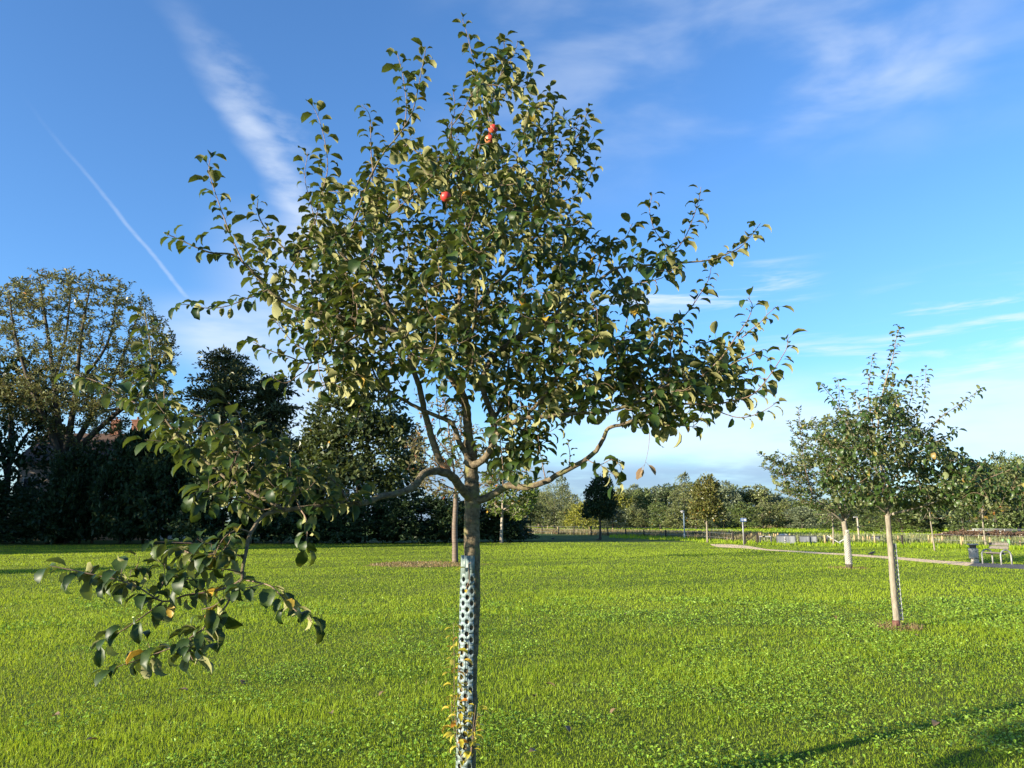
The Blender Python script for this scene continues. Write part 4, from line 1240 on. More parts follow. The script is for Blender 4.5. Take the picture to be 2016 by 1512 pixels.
def crown_tree(name, loc, h, wd, lobes, n, size, leafm, bark, label, cat='tree', group=None, trunk_r=None, trunk_top=0.55, seed=0, wr=0.6, inner=0.55, clump=26, cl=0.16, limbs=4, lean=0.0):
    """lobes in units of height (z) and width (x, y); built standing at the origin of its Empty"""
    r = np.random.default_rng(seed + 100)
    root = empty(name, loc, label, cat, group)
    L = [((c[0] * wd, c[1] * wd, c[2] * h), (q[0] * wd, q[1] * wd, q[2] * h)) for c, q in lobes]
    p, a, u = crown_points(L, n, r, inner, clump, cl)
    k = p[:, 2] > 0.02 * h
    p, a, u = p[k], a[k], u[k]
    tint = np.clip(r.beta(2, 2, len(p)) + r.normal(0, .05, len(p)), 0, 1)
    put('crown', spray_mesh('crown', p, a, u, size * r.uniform(.6, 1.4, len(p)), leafm, tint, wr), root)
    mb = MB()
    tr = trunk_r or h * 0.022
    top = h * trunk_top
    mb.tube([(0, 0, -.05), (0, 0, h * .06), (lean * h * .3, 0, top * .5), (lean * h, 0, top)], [tr * 1.25, tr, tr * .8, tr * .35], 9)
    for j in range(limbs):
        c, q = L[j % len(L)]
        z0 = top * (0.45 + 0.5 * j / max(1, limbs))
        e = Vector(c) + Vector((r.normal(0, .3) * q[0], r.normal(0, .3) * q[1], q[2] * .3))
        mb.tube([(lean * z0, 0, z0), (e.x * .45, e.y * .45, z0 + (e.z - z0) * .6), e], [tr * .5, tr * .3, tr * .08], 6)
    put('trunk', mb.mesh('trunk', bark, True), root)
    return root


def size_px(x, y_base, y_top, w_px, d=None):
    """ground point, height and width of something seen at x with its top and base at these heights"""
    b = G(x, y_base) if d is None else P(x, 1026, d)
    b.z = 0
    return b, P(x, y_top, b.y).z, w_px / FPX * b.y


EGG = [((0, 0, .60), (.46, .46, .26)), ((0.06, 0, .80), (.30, .30, .20)), ((-.08, 0, .42), (.42, .42, .16)), ((.1, 0, .46), (.40, .40, .18))]
OVAL = [((0, 0, .62), (.40, .40, .26)), ((-.2, .1, .5), (.3, .3, .2)), ((.2, -.1, .52), (.3, .3, .2)), ((.02, 0, .84), (.22, .22, .15)), ((.12, .2, .70), (.28, .28, .16)), ((-.16, -.2, .72), (.26, .26, .15)), ((0, 0, .34), (.34, .34, .14))]
TALL = [((0, 0, .35), (.36, .36, .22)), ((-.1, 0, .55), (.36, .36, .2)), ((.12, .1, .66), (.32, .32, .18)), ((.0, 0, .82), (.24, .24, .16)), ((.05, 0, .93), (.12, .12, .09)), ((0, -.15, .2), (.36, .36, .16))]
BUSH = [((0, 0, .42), (.42, .42, .38)), ((-.28, 0, .34), (.24, .3, .32)), ((.28, .05, .36), (.24, .3, .32)), ((.08, 0, .72), (.26, .26, .24)), ((-.14, -.1, .66), (.24, .24, .22))]
DOME = [((0, 0, .48), (.44, .44, .40)), ((-.22, -.1, .58), (.28, .28, .28)), ((.22, 0, .56), (.28, .28, .28)), ((0, 0, .82), (.26, .26, .17)), ((-.1, 0, .24), (.46, .46, .22))]

b, h, wd = size_px(1182, 1062, 936, 68)
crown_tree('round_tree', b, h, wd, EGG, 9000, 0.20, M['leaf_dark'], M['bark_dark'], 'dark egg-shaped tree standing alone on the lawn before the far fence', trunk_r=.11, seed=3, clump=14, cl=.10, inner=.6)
b, h, wd = size_px(1393, 1068, 936, 72)
crown_tree('autumn_tree', b, h, wd, EGG, 5200, 0.20, M['leaf_autumn'], M['bark_pale'], 'round-headed tree turning golden brown beside the lamp post', trunk_r=.075, seed=5, clump=16, cl=.12, inner=.4)

# ---- left background: airy tall tree, pines, dense tree, dark bushes
def traced(name, bx, by, label, limbs, poly, n, depth, bark, leafm, size, r0, trunk, seed, sp, ll, twig, wr=.45, extra=(), rad=.02, fork=None, lf=4):
    base = G(bx, by)
    root = empty(name, base, label, 'tree')
    t = Tree(base, base.y, seed)
    t.spacing, t.scale = sp, base.y / 6
    tb = [P(x, y, base.y) for x, y in trunk]
    t.limb([(base.x, base.y, -.05)] + [tuple(q) for q in tb], r0, r0 * .7, n=10, px=False, attach=False)
    for pts, a, y0, y1 in limbs:
        t.limb(pts, a, a * .15, y0, y1, 7, leaves=lf)
    t.fill(poly, n, depth, twig, ll, rad=rad, maxd=30)
    for ep, en, ed in extra:
        t.fill(ep, en, ed, twig, ll, rad=rad, maxd=30)
    print('LEAVES', name, len(t.leaves))
    t.finish(root, bark, leafm, size, wr=wr, spray=True, twigm=bark)
    return root


traced('tall_airy_tree', 122, 1069, 'tall airy tree with golden-green top and many forked limbs above the house roof',
       [([(122, 905), (95, 840), (60, 760), (30, 660), (18, 580)], .30, 0, -3), ([(122, 900), (112, 800), (100, 700), (85, 600), (78, 545)], .30, 0, 2), ([(130, 890), (148, 780), (160, 660), (178, 560)], .30, 0, -2),
        ([(132, 900), (180, 820), (225, 740), (262, 650), (280, 590)], .28, 0, 3), ([(140, 895), (210, 830), (280, 770), (325, 700), (345, 660)], .26, 0, -1), ([(90, 830), (40, 790), (-20, 740)], .18, -1, 2), ([(200, 810), (260, 800), (310, 790)], .14, 1, -3),
        ([(150, 760), (210, 680), (230, 590), (235, 550)], .16, -1, 4), ([(105, 760), (130, 660), (140, 560), (145, 540)], .15, 1, 5)],
       [(0, 560), (60, 530), (180, 535), (250, 550), (300, 590), (335, 640), (350, 700), (320, 780), (240, 800), (160, 810), (60, 800), (-60, 760), (-60, 600)], 900, 5.5, M['bark_dark'], M['leaf_airy'], 0.31, .55, [(121, 1000), (122, 950), (124, 905)], 51, .060, 3.2, (1.0, 3.5), .40,
       extra=(([(0, 760), (140, 740), (330, 700), (340, 800), (240, 850), (140, 850), (0, 830)], 420, 5, ), ([(60, 830), (220, 820), (270, 870), (200, 900), (60, 900)], 60, 3),))
b, h, wd = size_px(5, 1070, 690, 190, 62)
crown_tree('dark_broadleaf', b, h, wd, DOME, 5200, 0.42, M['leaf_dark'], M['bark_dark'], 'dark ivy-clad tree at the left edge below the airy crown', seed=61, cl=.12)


def pine(loc, h, wd, seed, label):
    r = np.random.default_rng(seed)
    lob = []
    for k in range(40):
        f = 0.34 + 0.63 * (k / 39) ** 0.95
        sp = (1 - (max(0.0, f - .34) / .66) ** 1.1) * .46 + .05
        a = r.uniform(0, 2 * pi)
        q = r.uniform(.25, 1.0) * sp
        lob.append(((cos(a) * q, sin(a) * q, f), (r.uniform(.13, .22) * (1.25 - f * .7), r.uniform(.13, .22) * (1.25 - f * .7), r.uniform(.018, .034))))
    return crown_tree('pine_tree', loc, h, wd, lob, 15000, 0.40, M['leaf_pine'], M['bark_dark'], label, trunk_top=.9, seed=seed, wr=.3, inner=.2, clump=16, cl=.28, limbs=18)


b, h, wd = size_px(425, 1069, 692, 300, 64)
pine(b, h, wd, 71, 'taller dark pine with a rounded top above the shaded bushes')
b, h, wd = size_px(522, 1069, 742, 220, 66)
pine(b, h, wd, 72, 'lower spreading pine right of the taller pine')
b, h, wd = size_px(705, 1068, 752, 250, 62)
crown_tree('dense_tree', b, h, wd, [((0, 0, .5), (.44, .44, .3)), ((-.16, 0, .74), (.28, .3, .18)), ((.1, 0, .82), (.26, .3, .16)), ((.26, 0, .58), (.24, .3, .2)), ((-.28, 0, .52), (.22, .3, .18)), ((-.02, -.1, .92), (.16, .2, .08)), ((.34, 0, .36), (.2, .3, .16)), ((-.1, 0, .28), (.42, .4, .22))],
           13000, 0.40, M['leaf_oak'], M['bark_dark'], 'dense rounded tree in shade between the pines and the big apple trunk', seed=81, clump=20, cl=.10)
b, h, wd = size_px(625, 1068, 850, 120, 70)
crown_tree('dense_tree', b, h, wd, DOME, 4500, 0.36, M['leaf_dark'], M['bark_dark'], 'smaller dark tree in the gap between lower pine and dense rounded tree', seed=83)
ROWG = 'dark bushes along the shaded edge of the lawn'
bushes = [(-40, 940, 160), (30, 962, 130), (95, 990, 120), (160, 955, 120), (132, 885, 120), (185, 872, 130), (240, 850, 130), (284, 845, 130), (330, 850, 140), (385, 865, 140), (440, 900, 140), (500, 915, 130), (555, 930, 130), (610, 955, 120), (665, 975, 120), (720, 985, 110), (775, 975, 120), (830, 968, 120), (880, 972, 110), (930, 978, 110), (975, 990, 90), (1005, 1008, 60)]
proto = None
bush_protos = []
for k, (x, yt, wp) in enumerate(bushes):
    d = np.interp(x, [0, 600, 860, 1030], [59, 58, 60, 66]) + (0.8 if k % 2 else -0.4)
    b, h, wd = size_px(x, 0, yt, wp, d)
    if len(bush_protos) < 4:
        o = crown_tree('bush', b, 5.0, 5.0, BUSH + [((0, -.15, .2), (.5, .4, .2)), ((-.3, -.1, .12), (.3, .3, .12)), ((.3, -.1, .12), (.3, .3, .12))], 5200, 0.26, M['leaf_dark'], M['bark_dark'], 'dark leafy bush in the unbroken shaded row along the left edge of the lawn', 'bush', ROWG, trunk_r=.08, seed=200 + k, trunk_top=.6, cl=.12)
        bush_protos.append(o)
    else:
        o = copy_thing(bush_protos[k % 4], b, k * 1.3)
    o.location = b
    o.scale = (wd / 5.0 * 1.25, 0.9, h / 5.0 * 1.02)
# tall trees further left, out of the picture: their long shadows lie over the hedge and the far strip of lawn
for k, (x, y, h, wd) in enumerate(((-47, 37, 13.5, 9), (-54, 43, 15, 11), (-50, 50, 14, 11), (-62, 50, 15, 12), (-58, 58, 15, 11), (-70, 42, 15, 12), (-46, 30.5, 12, 6), (-43, 10.5, 8.2, 3.5))):
    if k == 0:
        sh0 = crown_tree('park_tree', (x, y, 0), 14, 10, DOME, 5200, 0.6, M['leaf_oak'], M['bark_dark'], 'tall broadleaf tree standing left of the lawn outside the view', 'tree', 'tall trees left of the lawn', seed=300)
        o = sh0
    else:
        o = copy_thing(sh0, (x, y, 0), k * 1.1)
    o.scale = (wd / 10, wd / 10, h / 14)

# ---------------------------------------------------------------- the wood beyond the field
FAR = 'trees of the far wood'
own = [
    ('willow', 1092, 1037, 953, 92, 165, M['wood_b'], 'broad olive bush-shaped tree with upswept branches left of the egg-shaped tree', DOME, 5200, .34, .30),
    ('pale_poplar', 1106, 1037, 938, 36, 178, M['wood_c'], 'slim silvery poplar top rising behind the broad olive tree', TALL, 2600, .5, .3),
    ('yellow_tree', 1148, 1037, 984, 66, 150, M['wood_d'], 'low yellow-green bushy tree beside the egg-shaped tree', BUSH, 4200, .34, .5),
    ('poplar', 1349, 1037, 934, 58, 185, M['wood_b'], 'tallest feathery light green poplar above the lamp post', TALL, 4200, .5, .3),
    ('poplar', 1430, 1037, 948, 62, 190, M['wood_c'], 'grey-green poplar right of the autumn tree', OVAL, 3600, .55, .4),
    ('far_tree', 1268, 1037, 962, 56, 180, M['wood_a'], 'rounded mid-green tree just right of the egg-shaped tree', DOME, 3600, .5, .5),
    ('far_tree', 1218, 1037, 962, 52, 175, M['wood_d'], 'sunlit green tree touching the right of the egg-shaped tree', DOME, 3600, .46, .5),
]
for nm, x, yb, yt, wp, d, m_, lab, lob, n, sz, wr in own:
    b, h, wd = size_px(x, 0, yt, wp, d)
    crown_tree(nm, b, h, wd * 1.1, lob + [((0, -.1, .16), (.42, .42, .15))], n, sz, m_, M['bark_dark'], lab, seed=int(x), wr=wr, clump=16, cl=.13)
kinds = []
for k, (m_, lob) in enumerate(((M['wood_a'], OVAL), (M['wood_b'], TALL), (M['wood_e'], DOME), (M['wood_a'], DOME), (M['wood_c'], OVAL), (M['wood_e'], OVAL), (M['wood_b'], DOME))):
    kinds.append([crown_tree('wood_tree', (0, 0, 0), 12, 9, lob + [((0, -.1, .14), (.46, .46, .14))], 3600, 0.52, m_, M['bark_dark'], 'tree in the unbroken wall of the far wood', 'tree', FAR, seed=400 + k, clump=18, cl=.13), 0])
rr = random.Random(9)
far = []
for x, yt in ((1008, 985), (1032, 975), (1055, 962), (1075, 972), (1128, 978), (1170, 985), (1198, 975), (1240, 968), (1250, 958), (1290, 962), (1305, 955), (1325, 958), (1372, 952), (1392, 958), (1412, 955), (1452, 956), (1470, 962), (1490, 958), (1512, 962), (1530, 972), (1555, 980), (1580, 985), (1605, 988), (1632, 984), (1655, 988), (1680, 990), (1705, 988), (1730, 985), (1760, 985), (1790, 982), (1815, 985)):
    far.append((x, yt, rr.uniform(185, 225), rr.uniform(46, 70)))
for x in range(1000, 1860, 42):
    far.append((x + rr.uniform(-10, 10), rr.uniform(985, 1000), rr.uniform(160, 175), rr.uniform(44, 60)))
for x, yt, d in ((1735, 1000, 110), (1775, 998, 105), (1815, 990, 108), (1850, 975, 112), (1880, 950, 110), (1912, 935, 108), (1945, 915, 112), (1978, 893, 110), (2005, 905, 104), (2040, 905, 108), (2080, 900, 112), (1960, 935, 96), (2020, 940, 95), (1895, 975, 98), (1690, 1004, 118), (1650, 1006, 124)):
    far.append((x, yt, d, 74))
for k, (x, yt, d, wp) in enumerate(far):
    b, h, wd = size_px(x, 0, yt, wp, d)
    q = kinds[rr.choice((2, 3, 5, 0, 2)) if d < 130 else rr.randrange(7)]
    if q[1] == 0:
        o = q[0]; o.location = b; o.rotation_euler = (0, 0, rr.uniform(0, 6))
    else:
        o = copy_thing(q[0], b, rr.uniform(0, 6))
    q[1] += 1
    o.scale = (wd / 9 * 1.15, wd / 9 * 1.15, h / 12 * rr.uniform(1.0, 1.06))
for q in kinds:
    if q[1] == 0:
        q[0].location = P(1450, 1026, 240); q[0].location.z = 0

# reddish bramble bank at the right
b, h, wd = size_px(1915, 0, 1042, 130, 68)
for x, yt, wp, d in ((1872, 1046, 60, 70), (1905, 1042, 60, 70), (1945, 1044, 66, 71), (1985, 1045, 66, 72), (2020, 1046, 60, 72), (1372, 1046, 22, 82)):
    b, h, wd = size_px(x, 0, yt, wp, d)
    if x == 1872:
        br = crown_tree('bramble', b, 1.0, 3.0, BUSH + [((0, 0, .2), (.5, .5, .2))], 3000, .16, M['bramble'], M['bark_dark'], 'reddish-brown bramble thicket behind the stakes at right', 'bramble', 'brambles behind the fence', trunk_r=.02, seed=500, cl=.14)
        o = br
    else:
        o = copy_thing(br, b, x * .7)
        if x == 1372:
            o['label'] = 'small brown bramble clump by the fence behind the autumn tree'
            del o['group']
    o.scale = (wd / 3 * 1.2, wd / 3, h)
#@@ OBJECTS
# ---------------------------------------------------------------- house behind the trees
hd = 69.0
hl, hr = P(24, 1026, hd).x, P(292, 1026, hd).x
hw = hr - hl
eave, ridge = P(100, 908, hd).z, P(200, 856, hd + 4).z
hb = Vector(((hl + hr) / 2, hd, 0))
house = empty('house', hb, 'pale brick house with a brown tiled roof half hidden behind the airy tree', 'house')
mb = MB()
dp = 8.0
wins = [(-4.6, 3.9, 1.5, 1.5), (-1.6, 3.9, 1.2, 1.5), (2.0, 3.9, 1.6, 1.5), (4.6, 3.9, 1.2, 1.5), (-4.4, 0.9, 1.8, 1.6), (3.6, 0.9, 2.0, 1.6)]
mb.box((0, dp / 2, eave / 2), (hw, dp, eave))
mb.add([(-hw / 2, 0, eave), (-hw / 2, dp, eave), (-hw / 2, dp / 2, ridge - .1)], [(0, 2, 1)])
mb.add([(hw / 2, 0, eave), (hw / 2, dp, eave), (hw / 2, dp / 2, ridge - .1)], [(0, 1, 2)])
mb.part('wall', M['brick'], house)
mb = MB()
for s, e in ((-1, 0), (1, 1)):
    y0, y1 = (-.45, dp / 2) if s < 0 else (dp + .45, dp / 2)
    z0 = eave - .2
    a, b_, c, d = Vector((-hw / 2 - .3, y0, z0)), Vector((hw / 2 + .3, y0, z0)), Vector((hw / 2 + .3, y1, ridge)), Vector((-hw / 2 - .3, y1, ridge))
    u = Vector((0, 0, .14))
    mb.add([a, b_, c, d, a + u, b_ + u, c + u, d + u], [(0, 3, 2, 1), (4, 5, 6, 7), (0, 1, 5, 4), (1, 2, 6, 5), (2, 3, 7, 6), (3, 0, 4, 7)])
rf = mb.part('roof', M['roof'], house)
for cx_ in (P(166, 1026, hd).x - hb.x, P(211, 1026, hd).x - hb.x):
    c = MB(); c.box((cx_, dp / 2, ridge + .45), (.85, .6, 1.7), None, .02); c.box((cx_, dp / 2, ridge + 1.36), (1.0, .75, .12))
    c.lathe((cx_, dp / 2, ridge + 1.42), [(.12, 0), (.11, .3)], 8)
    c.part('chimney', M['brick_red'], rf)
for x, z, ww, hh in wins:
    f = MB()
    for q in (((x, -.03, z - .05), (ww + .16, .1, .1)), ((x, -.03, z + hh + .05), (ww + .16, .1, .1)), ((x - ww / 2 - .04, -.03, z + hh / 2), (.08, .1, hh)), ((x + ww / 2 + .04, -.03, z + hh / 2), (.08, .1, hh)), ((x, -.02, z + hh / 2), (.06, .08, hh))):
        f.box(*q)
    wf = f.part('window', M['white'], house)
    g_ = MB(); g_.box((x, -.005, z + hh / 2), (ww - .002, .03, hh - .002)); g_.part('pane', M['glass'], wf)
f = MB(); f.box((0.2, -.02, 1.05), (1.0, .08, 2.1), None, .01); dr = f.part('door', M['blue_grey'], house)
f = MB(); f.box((0.55, -.08, 1.0), (.05, .06, .14), None, .01); f.part('handle', M['steel'], dr)


# ---------------------------------------------------------------- fence, stakes, gate and boards
def post_mesh(h, r, seed, n=8, square=False):
    b = MB()
    rr = random.Random(seed)
    lx = rr.gauss(0, .015)
    if square:
        b.bar((0, 0, -.05), (lx * h, 0, h), r * 2)
    else:
        b.tube([(0, 0, -.05), (lx * h * .5, 0, h * .5), (lx * h, 0, h - .01), (lx * h, 0, h)], [r, r * .98, r * .96, r * .8], n)
    return b


darkposts = [(1036, 1051, 1036), (1067, 1052, 1036), (1099.5, 1052.5, 1037), (1130, 1053, 1038), (1164, 1054, 1038), (1197, 1054.5, 1039), (1232, 1055.5, 1040), (1268, 1057, 1042), (1311, 1059, 1043), (1355.6, 1061.5, 1044), (1398.7, 1065, 1046), (1443.7, 1069, 1048)]
fp = [G(x, yb) for x, yb, yt in darkposts]
fence = empty('wire_fence', fp[0], 'dark post and wire fence along the far end of the lawn', 'fence')
for k, ((x, yb, yt), p) in enumerate(zip(darkposts, fp)):
    h = P(x, yt, p.y).z
    b = post_mesh(h, .075, k); b.v = [tuple(Vector(q) + p - fp[0]) for q in b.v]
    b.part('post', M['post'], fence, True)
mb = MB()
for z in (.35, .7, .98):
    for a, c in zip(fp, fp[1:]):
        mb.tube([a - fp[0] + Vector((0, -.08, z)), c - fp[0] + Vector((0, -.08, z))], .009, 4)
mb.part('wire', M['steel'], fence)
STK = 'light wooden stakes standing in the field beyond the fence'
smesh = [post_mesh(1.15, .055, 40 + k).mesh('wooden_stake', M['stake'], True) for k in range(3)]
stakes = [(1078.5, 1045, 1035), (1098, 1047, 1037), (1160, 1046, 1037), (1206, 1047, 1039), (1277, 1049, 1041.5), (1302, 1051, 1042), (1381, 1056, 1044), (1408, 1057, 1046), (1435, 1059, 1047), (1479, 1060, 1050), (1494, 1062, 1049), (1498, 1062, 1049), (1504, 1064, 1053), (1515.5, 1064, 1052), (1524, 1062, 1050), (1527, 1063, 1051), (1532, 1060, 1049), (1555, 1058, 1050.5), (1674.6, 1070, 1053), (1683, 1070, 1054), (1700, 1070, 1055.5), (1708, 1069, 1055.5), (1713, 1069, 1056), (1723, 1074, 1054), (1770, 1070.5, 1054.5), (1799, 1061, 1053), (1822, 1057, 1053), (1829, 1073, 1054), (1835, 1074, 1058), (1856, 1071.5, 1055), (1851, 1064, 1058), (1894, 1078.5, 1056), (1897, 1073, 1058), (1936, 1073.5, 1057), (1950, 1077, 1058), (2009.6, 1080, 1062)]
for k, (x, yb, yt) in enumerate(stakes):
    p = G(x, yb)
    o = put('wooden_stake', smesh[k % 3], None, p)
    o.scale = (1, 1, P(x, yt, p.y).z / 1.15)
    o.rotation_euler = (0, 0, k)
    tag(o, 'light wooden stake standing in rough grass of the field', 'stake', STK)
p = G(1777, 1076); b = post_mesh(1.0, .07, 77)
o = put('fence_post', b.mesh('fence_post', M['post'], True), None, p); o.scale = (1, 1, P(1777, 1053.5, p.y).z)
tag(o, 'single dark fence post right of the right apple tree trunk', 'post')
# strands between the light stakes on the right
sp_ = [G(*q) for q in ((1770, 1071), (1829, 1073), (1894, 1077), (1950, 1078), (2010, 1081), (2080, 1084))]
mb = MB()
for z in (.4, .75):
    for a, c in zip(sp_, sp_[1:]):
        mb.tube([a - sp_[0] + Vector((0, .05, z)), c - sp_[0] + Vector((0, .05, z))], .009, 4)
o = put('fence_wire', mb.mesh('fence_wire', M['steel']), None, sp_[0])
tag(o, 'thin wire strung along the light stakes at the right', 'wire')
# low yellow rail between two stakes
a, c = G(1851, 1066), G(1838, 1066)
mb = MB()
a0 = P(1838, 1058.5, a.y); a1 = P(1862, 1059.5, a.y)
mb.bar(a0 - a, a1 - a, .07); mb.bar((a0.x - a.x + .05, .09, -.02), (a0.x - a.x + .05, .09, a0.z + .03), .07); mb.bar((a1.x - a.x - .05, .09, -.02), (a1.x - a.x - .05, .09, a1.z + .03), .07)
o = put('low_rail', mb.mesh('low_rail', M['stake']), None, a)
tag(o, 'low yellow wooden rail between stakes behind the young trunk', 'rail')

# gate posts with a diagonal brace, and a low barrier beside them
ga, gb = G(1467, 1071.5), G(1492, 1071.5)
gate = empty('braced_gate', ga, 'dark wooden gate posts with crossed diagonal braces beside the sign post', 'gate')
gh = P(1467, 1050, ga.y).z
for q in (ga, gb):
    b = MB(); b.bar(q - ga + Vector((0, 0, -.05)), q - ga + Vector((0, 0, gh)), .15); b.part('post', M['post'], gate)
b = MB(); b.bar(Vector((.09, -.02, gh * .28)), gb - ga + Vector((-.09, -.02, gh * .95)), .06); b.part('brace', M['post'], gate)
b = MB(); b.bar(Vector((.09, .06, gh * .95)), Vector(((gb - ga).x * .3, .06, gh * .45)), .05); b.part('brace', M['post'], gate)
ba, bb = G(1497, 1071), G(1518.5, 1071.5)
bar = empty('low_barrier', ba, 'low dark metal barrier between the braced gate and the grey boards', 'barrier')
bh = P(1497, 1056, ba.y).z
for q in (ba, bb):
    b = MB(); b.bar(q - ba + Vector((0, 0, -.05)), q - ba + Vector((0, 0, bh - .052)), .10); b.part('post', M['steel_dark'], bar)
b = MB(); b.bar(Vector((-.05, 0, bh)), bb - ba + Vector((.05, 0, bh)), .1); b.part('rail', M['steel_dark'], bar)


def board(x0, x1, yb, yt, label, studs=None, mid=None, frame=False, mat='panel'):
    a, c = G(x0, yb), G(x1, yb)
    h = P(x0, yt, a.y).z
    wd_ = c.x - a.x
    root = empty('metal_board', a, label, 'board')
    b = MB(); b.box((wd_ / 2, 0, h / 2 + .03), (wd_, .06, h - .06), None, .015); b.part('board', M[mat], root)
    b = MB()
    b.bar((-.03, 0, h + .03), (wd_ + .03, 0, h + .03), .07)
    for q in ((-.035, wd_ + .035) if not mid else (-.035, wd_ * mid, wd_ + .035)):
        b.bar((q, -.075 if 0 < q < wd_ else 0, -.03), (q, -.075 if 0 < q < wd_ else 0, h - .006), .06)
    b.part('frame', M['steel_dark'], root)
    if studs:
        q = G(studs, yb).x - a.x
        for k in range(5):
            b = MB(); b.box((q, -.05, .06 + k * h * .19), (.10, .04, h * .10), None, .01); b.part('marker', M['white'], root)
        for k in range(4):
            b = MB(); b.box((q, -.05, .06 + (k + .5) * h * .19), (.10, .036, h * .08), None, .01); b.part('marker', M['black'], root)
    return root


board(1531, 1566, 1072.3, 1055.5, 'wide grey metal board with a black and white striped strip on its front', studs=1545.6)
board(1576, 1608, 1071.3, 1056.2, 'grey metal board divided by a middle upright right of the striped board', mid=.55)
board(1627.5, 1637, 1070.8, 1056.5, 'narrow pale board between two light stakes beside white crossed braces', mat='steel')
board(1718.5, 1732, 1069.3, 1057.0, 'small square pale board with dark frame left of the right apple trunk', mat='steel')
a, c = G(1609, 1071), G(1625, 1071)
hz = P(1609, 1056.6, a.y).z
mb = MB(); mb.bar((0.1, 0, hz), (c.x - a.x, 0, hz), .06); mb.bar((c.x - a.x - .03, 0, -.02), (c.x - a.x - .03, 0, hz - .032), .055)
o = put('hand_rail', mb.mesh('hand_rail', M['steel_dark']), None, a); tag(o, 'thin dark rail running right from the divided grey board', 'rail')
for x, yb, yt in ((1625.5, 1072, 1053), (1638, 1071, 1054)):
    p = G(x, yb); o = put('wooden_stake', smesh[0], None, p); o.scale = (1.25, 1.25, P(x, yt, p.y).z / 1.15)
    tag(o, 'sturdy light stake left of the narrow pale board' if x < 1630 else 'sturdy light stake right of the narrow pale board', 'stake')
# crossed white braces
a = G(1642, 1072)
mb = MB()
for (x0, y0), (x1, y1), dy_ in (((1629, 1054.5), (1655, 1070.5), 0), ((1651, 1068), (1668, 1058), .12)):
    mb.bar(P(x0, y0, a.y + dy_) - a, P(x1, y1, a.y + dy_) - a, .06)
mb.bar(P(1654.5, 1068, a.y + .06) - a, P(1654.5, 1073, a.y + .06) - a, .06)
o = put('timber_brace', mb.mesh('timber_brace', M['white']), None, a); tag(o, 'white crossed timber braces left of the netted apple trunk', 'brace')
# pale trough behind the striped board
a = G(1545, 1066)
mb = MB()
p0, p1 = P(1535, 1056, a.y) - a, P(1553, 1052.6, a.y) - a
mb.box(((p0.x + p1.x) / 2, .2, p1.z / 2), (p1.x - p0.x, .5, p1.z), None, .05)
mb.box(((p0.x + p1.x) / 2, .2, p1.z + .03), ((p1.x - p0.x) * .7, .3, .06), None, .02)
o = put('white_cabinet', mb.mesh('white_cabinet', M['white']), None, a); tag(o, 'low white cabinet just showing over the striped grey board', 'cabinet')

# ---------------------------------------------------------------- lamp post, sign post, tall light pole
p = G(1348, 1062); h = P(1348, 1003, p.y).z
lamp = empty('lamp_post', p, 'slim blue-grey lamp post left of the autumn tree', 'lamp post')
b = MB(); b.tube([(0, 0, -.05), (0, 0, .5), (0, 0, .52), (0, 0, h - .25)], [.075, .072, .055, .05], 10); b.part('pole', M['blue_grey'], lamp, True)
b = MB(); b.lathe((-.12, 0, h - .25), [(.04, 0), (.20, .03), (.22, .07), (.15, .13), (.05, .17)], 14); hd_ = b.part('lamp_head', M['steel'], lamp, True)
b = MB(); b.lathe((-.12, 0, h - .31), [(.08, 0), (.14, .05), (.14, .058)], 14); b.part('lens', M['white'], hd_, True)
p = G(1464.5, 1073); h = P(1464.5, 1018.5, p.y).z
sg = empty('sign_post', p, 'grey sign post with small blue plates at the path corner', 'sign')
b = MB(); b.tube([(0, 0, -.05), (0, 0, h - .02)], .045, 10); b.part('post', M['steel'], sg, True)
x0 = P(1457, 1020, p.y).x - p.x; x1 = P(1469, 1020, p.y).x - p.x
b = MB(); b.box(((x0 + x1) / 2, -.065, h - .18), (x1 - x0, .03, .24), None, .01); pl = b.part('plate', M['sign_blue'], sg)
b = MB(); b.box((x1 - .10, -.084, h - .18), (.14, .006, .15)); b.box((x0 + .14, -.084, h - .13), (.2, .006, .03)); b.box((x0 + .14, -.084, h - .22), (.16, .006, .03)); b.part('marking', M['white'], pl)
b = MB(); b.box((.10, .06, h - .12), (.36, .02, .16), None, .008); b.part('plate', M['steel'], sg)
p = G(1692, 1069); h = P(1688, 1019, p.y).z
pole = empty('light_pole', p, 'thin pale pole leaning slightly behind the netted apple trunk', 'pole')
e = P(1687.5, 1019, p.y) - p
b = MB(); b.tube([(0, 0, -.05), e * .5, e], [.075, .065, .055], 8); b.part('pole', M['bark_white'], pole, True)
b = MB(); b.box(e + Vector((-.12, 0, .03)), (.34, .16, .09), None, .02); b.part('lamp_head', M['steel'], pole)
p = G(461, 1066); o = put('marker_post', post_mesh(P(461, 1012, p.y).z, .06, 3).mesh('marker_post', M['blue_grey'], True), None, p)
tag(o, 'thin blue-grey post in the shade before the dark bushes', 'post')

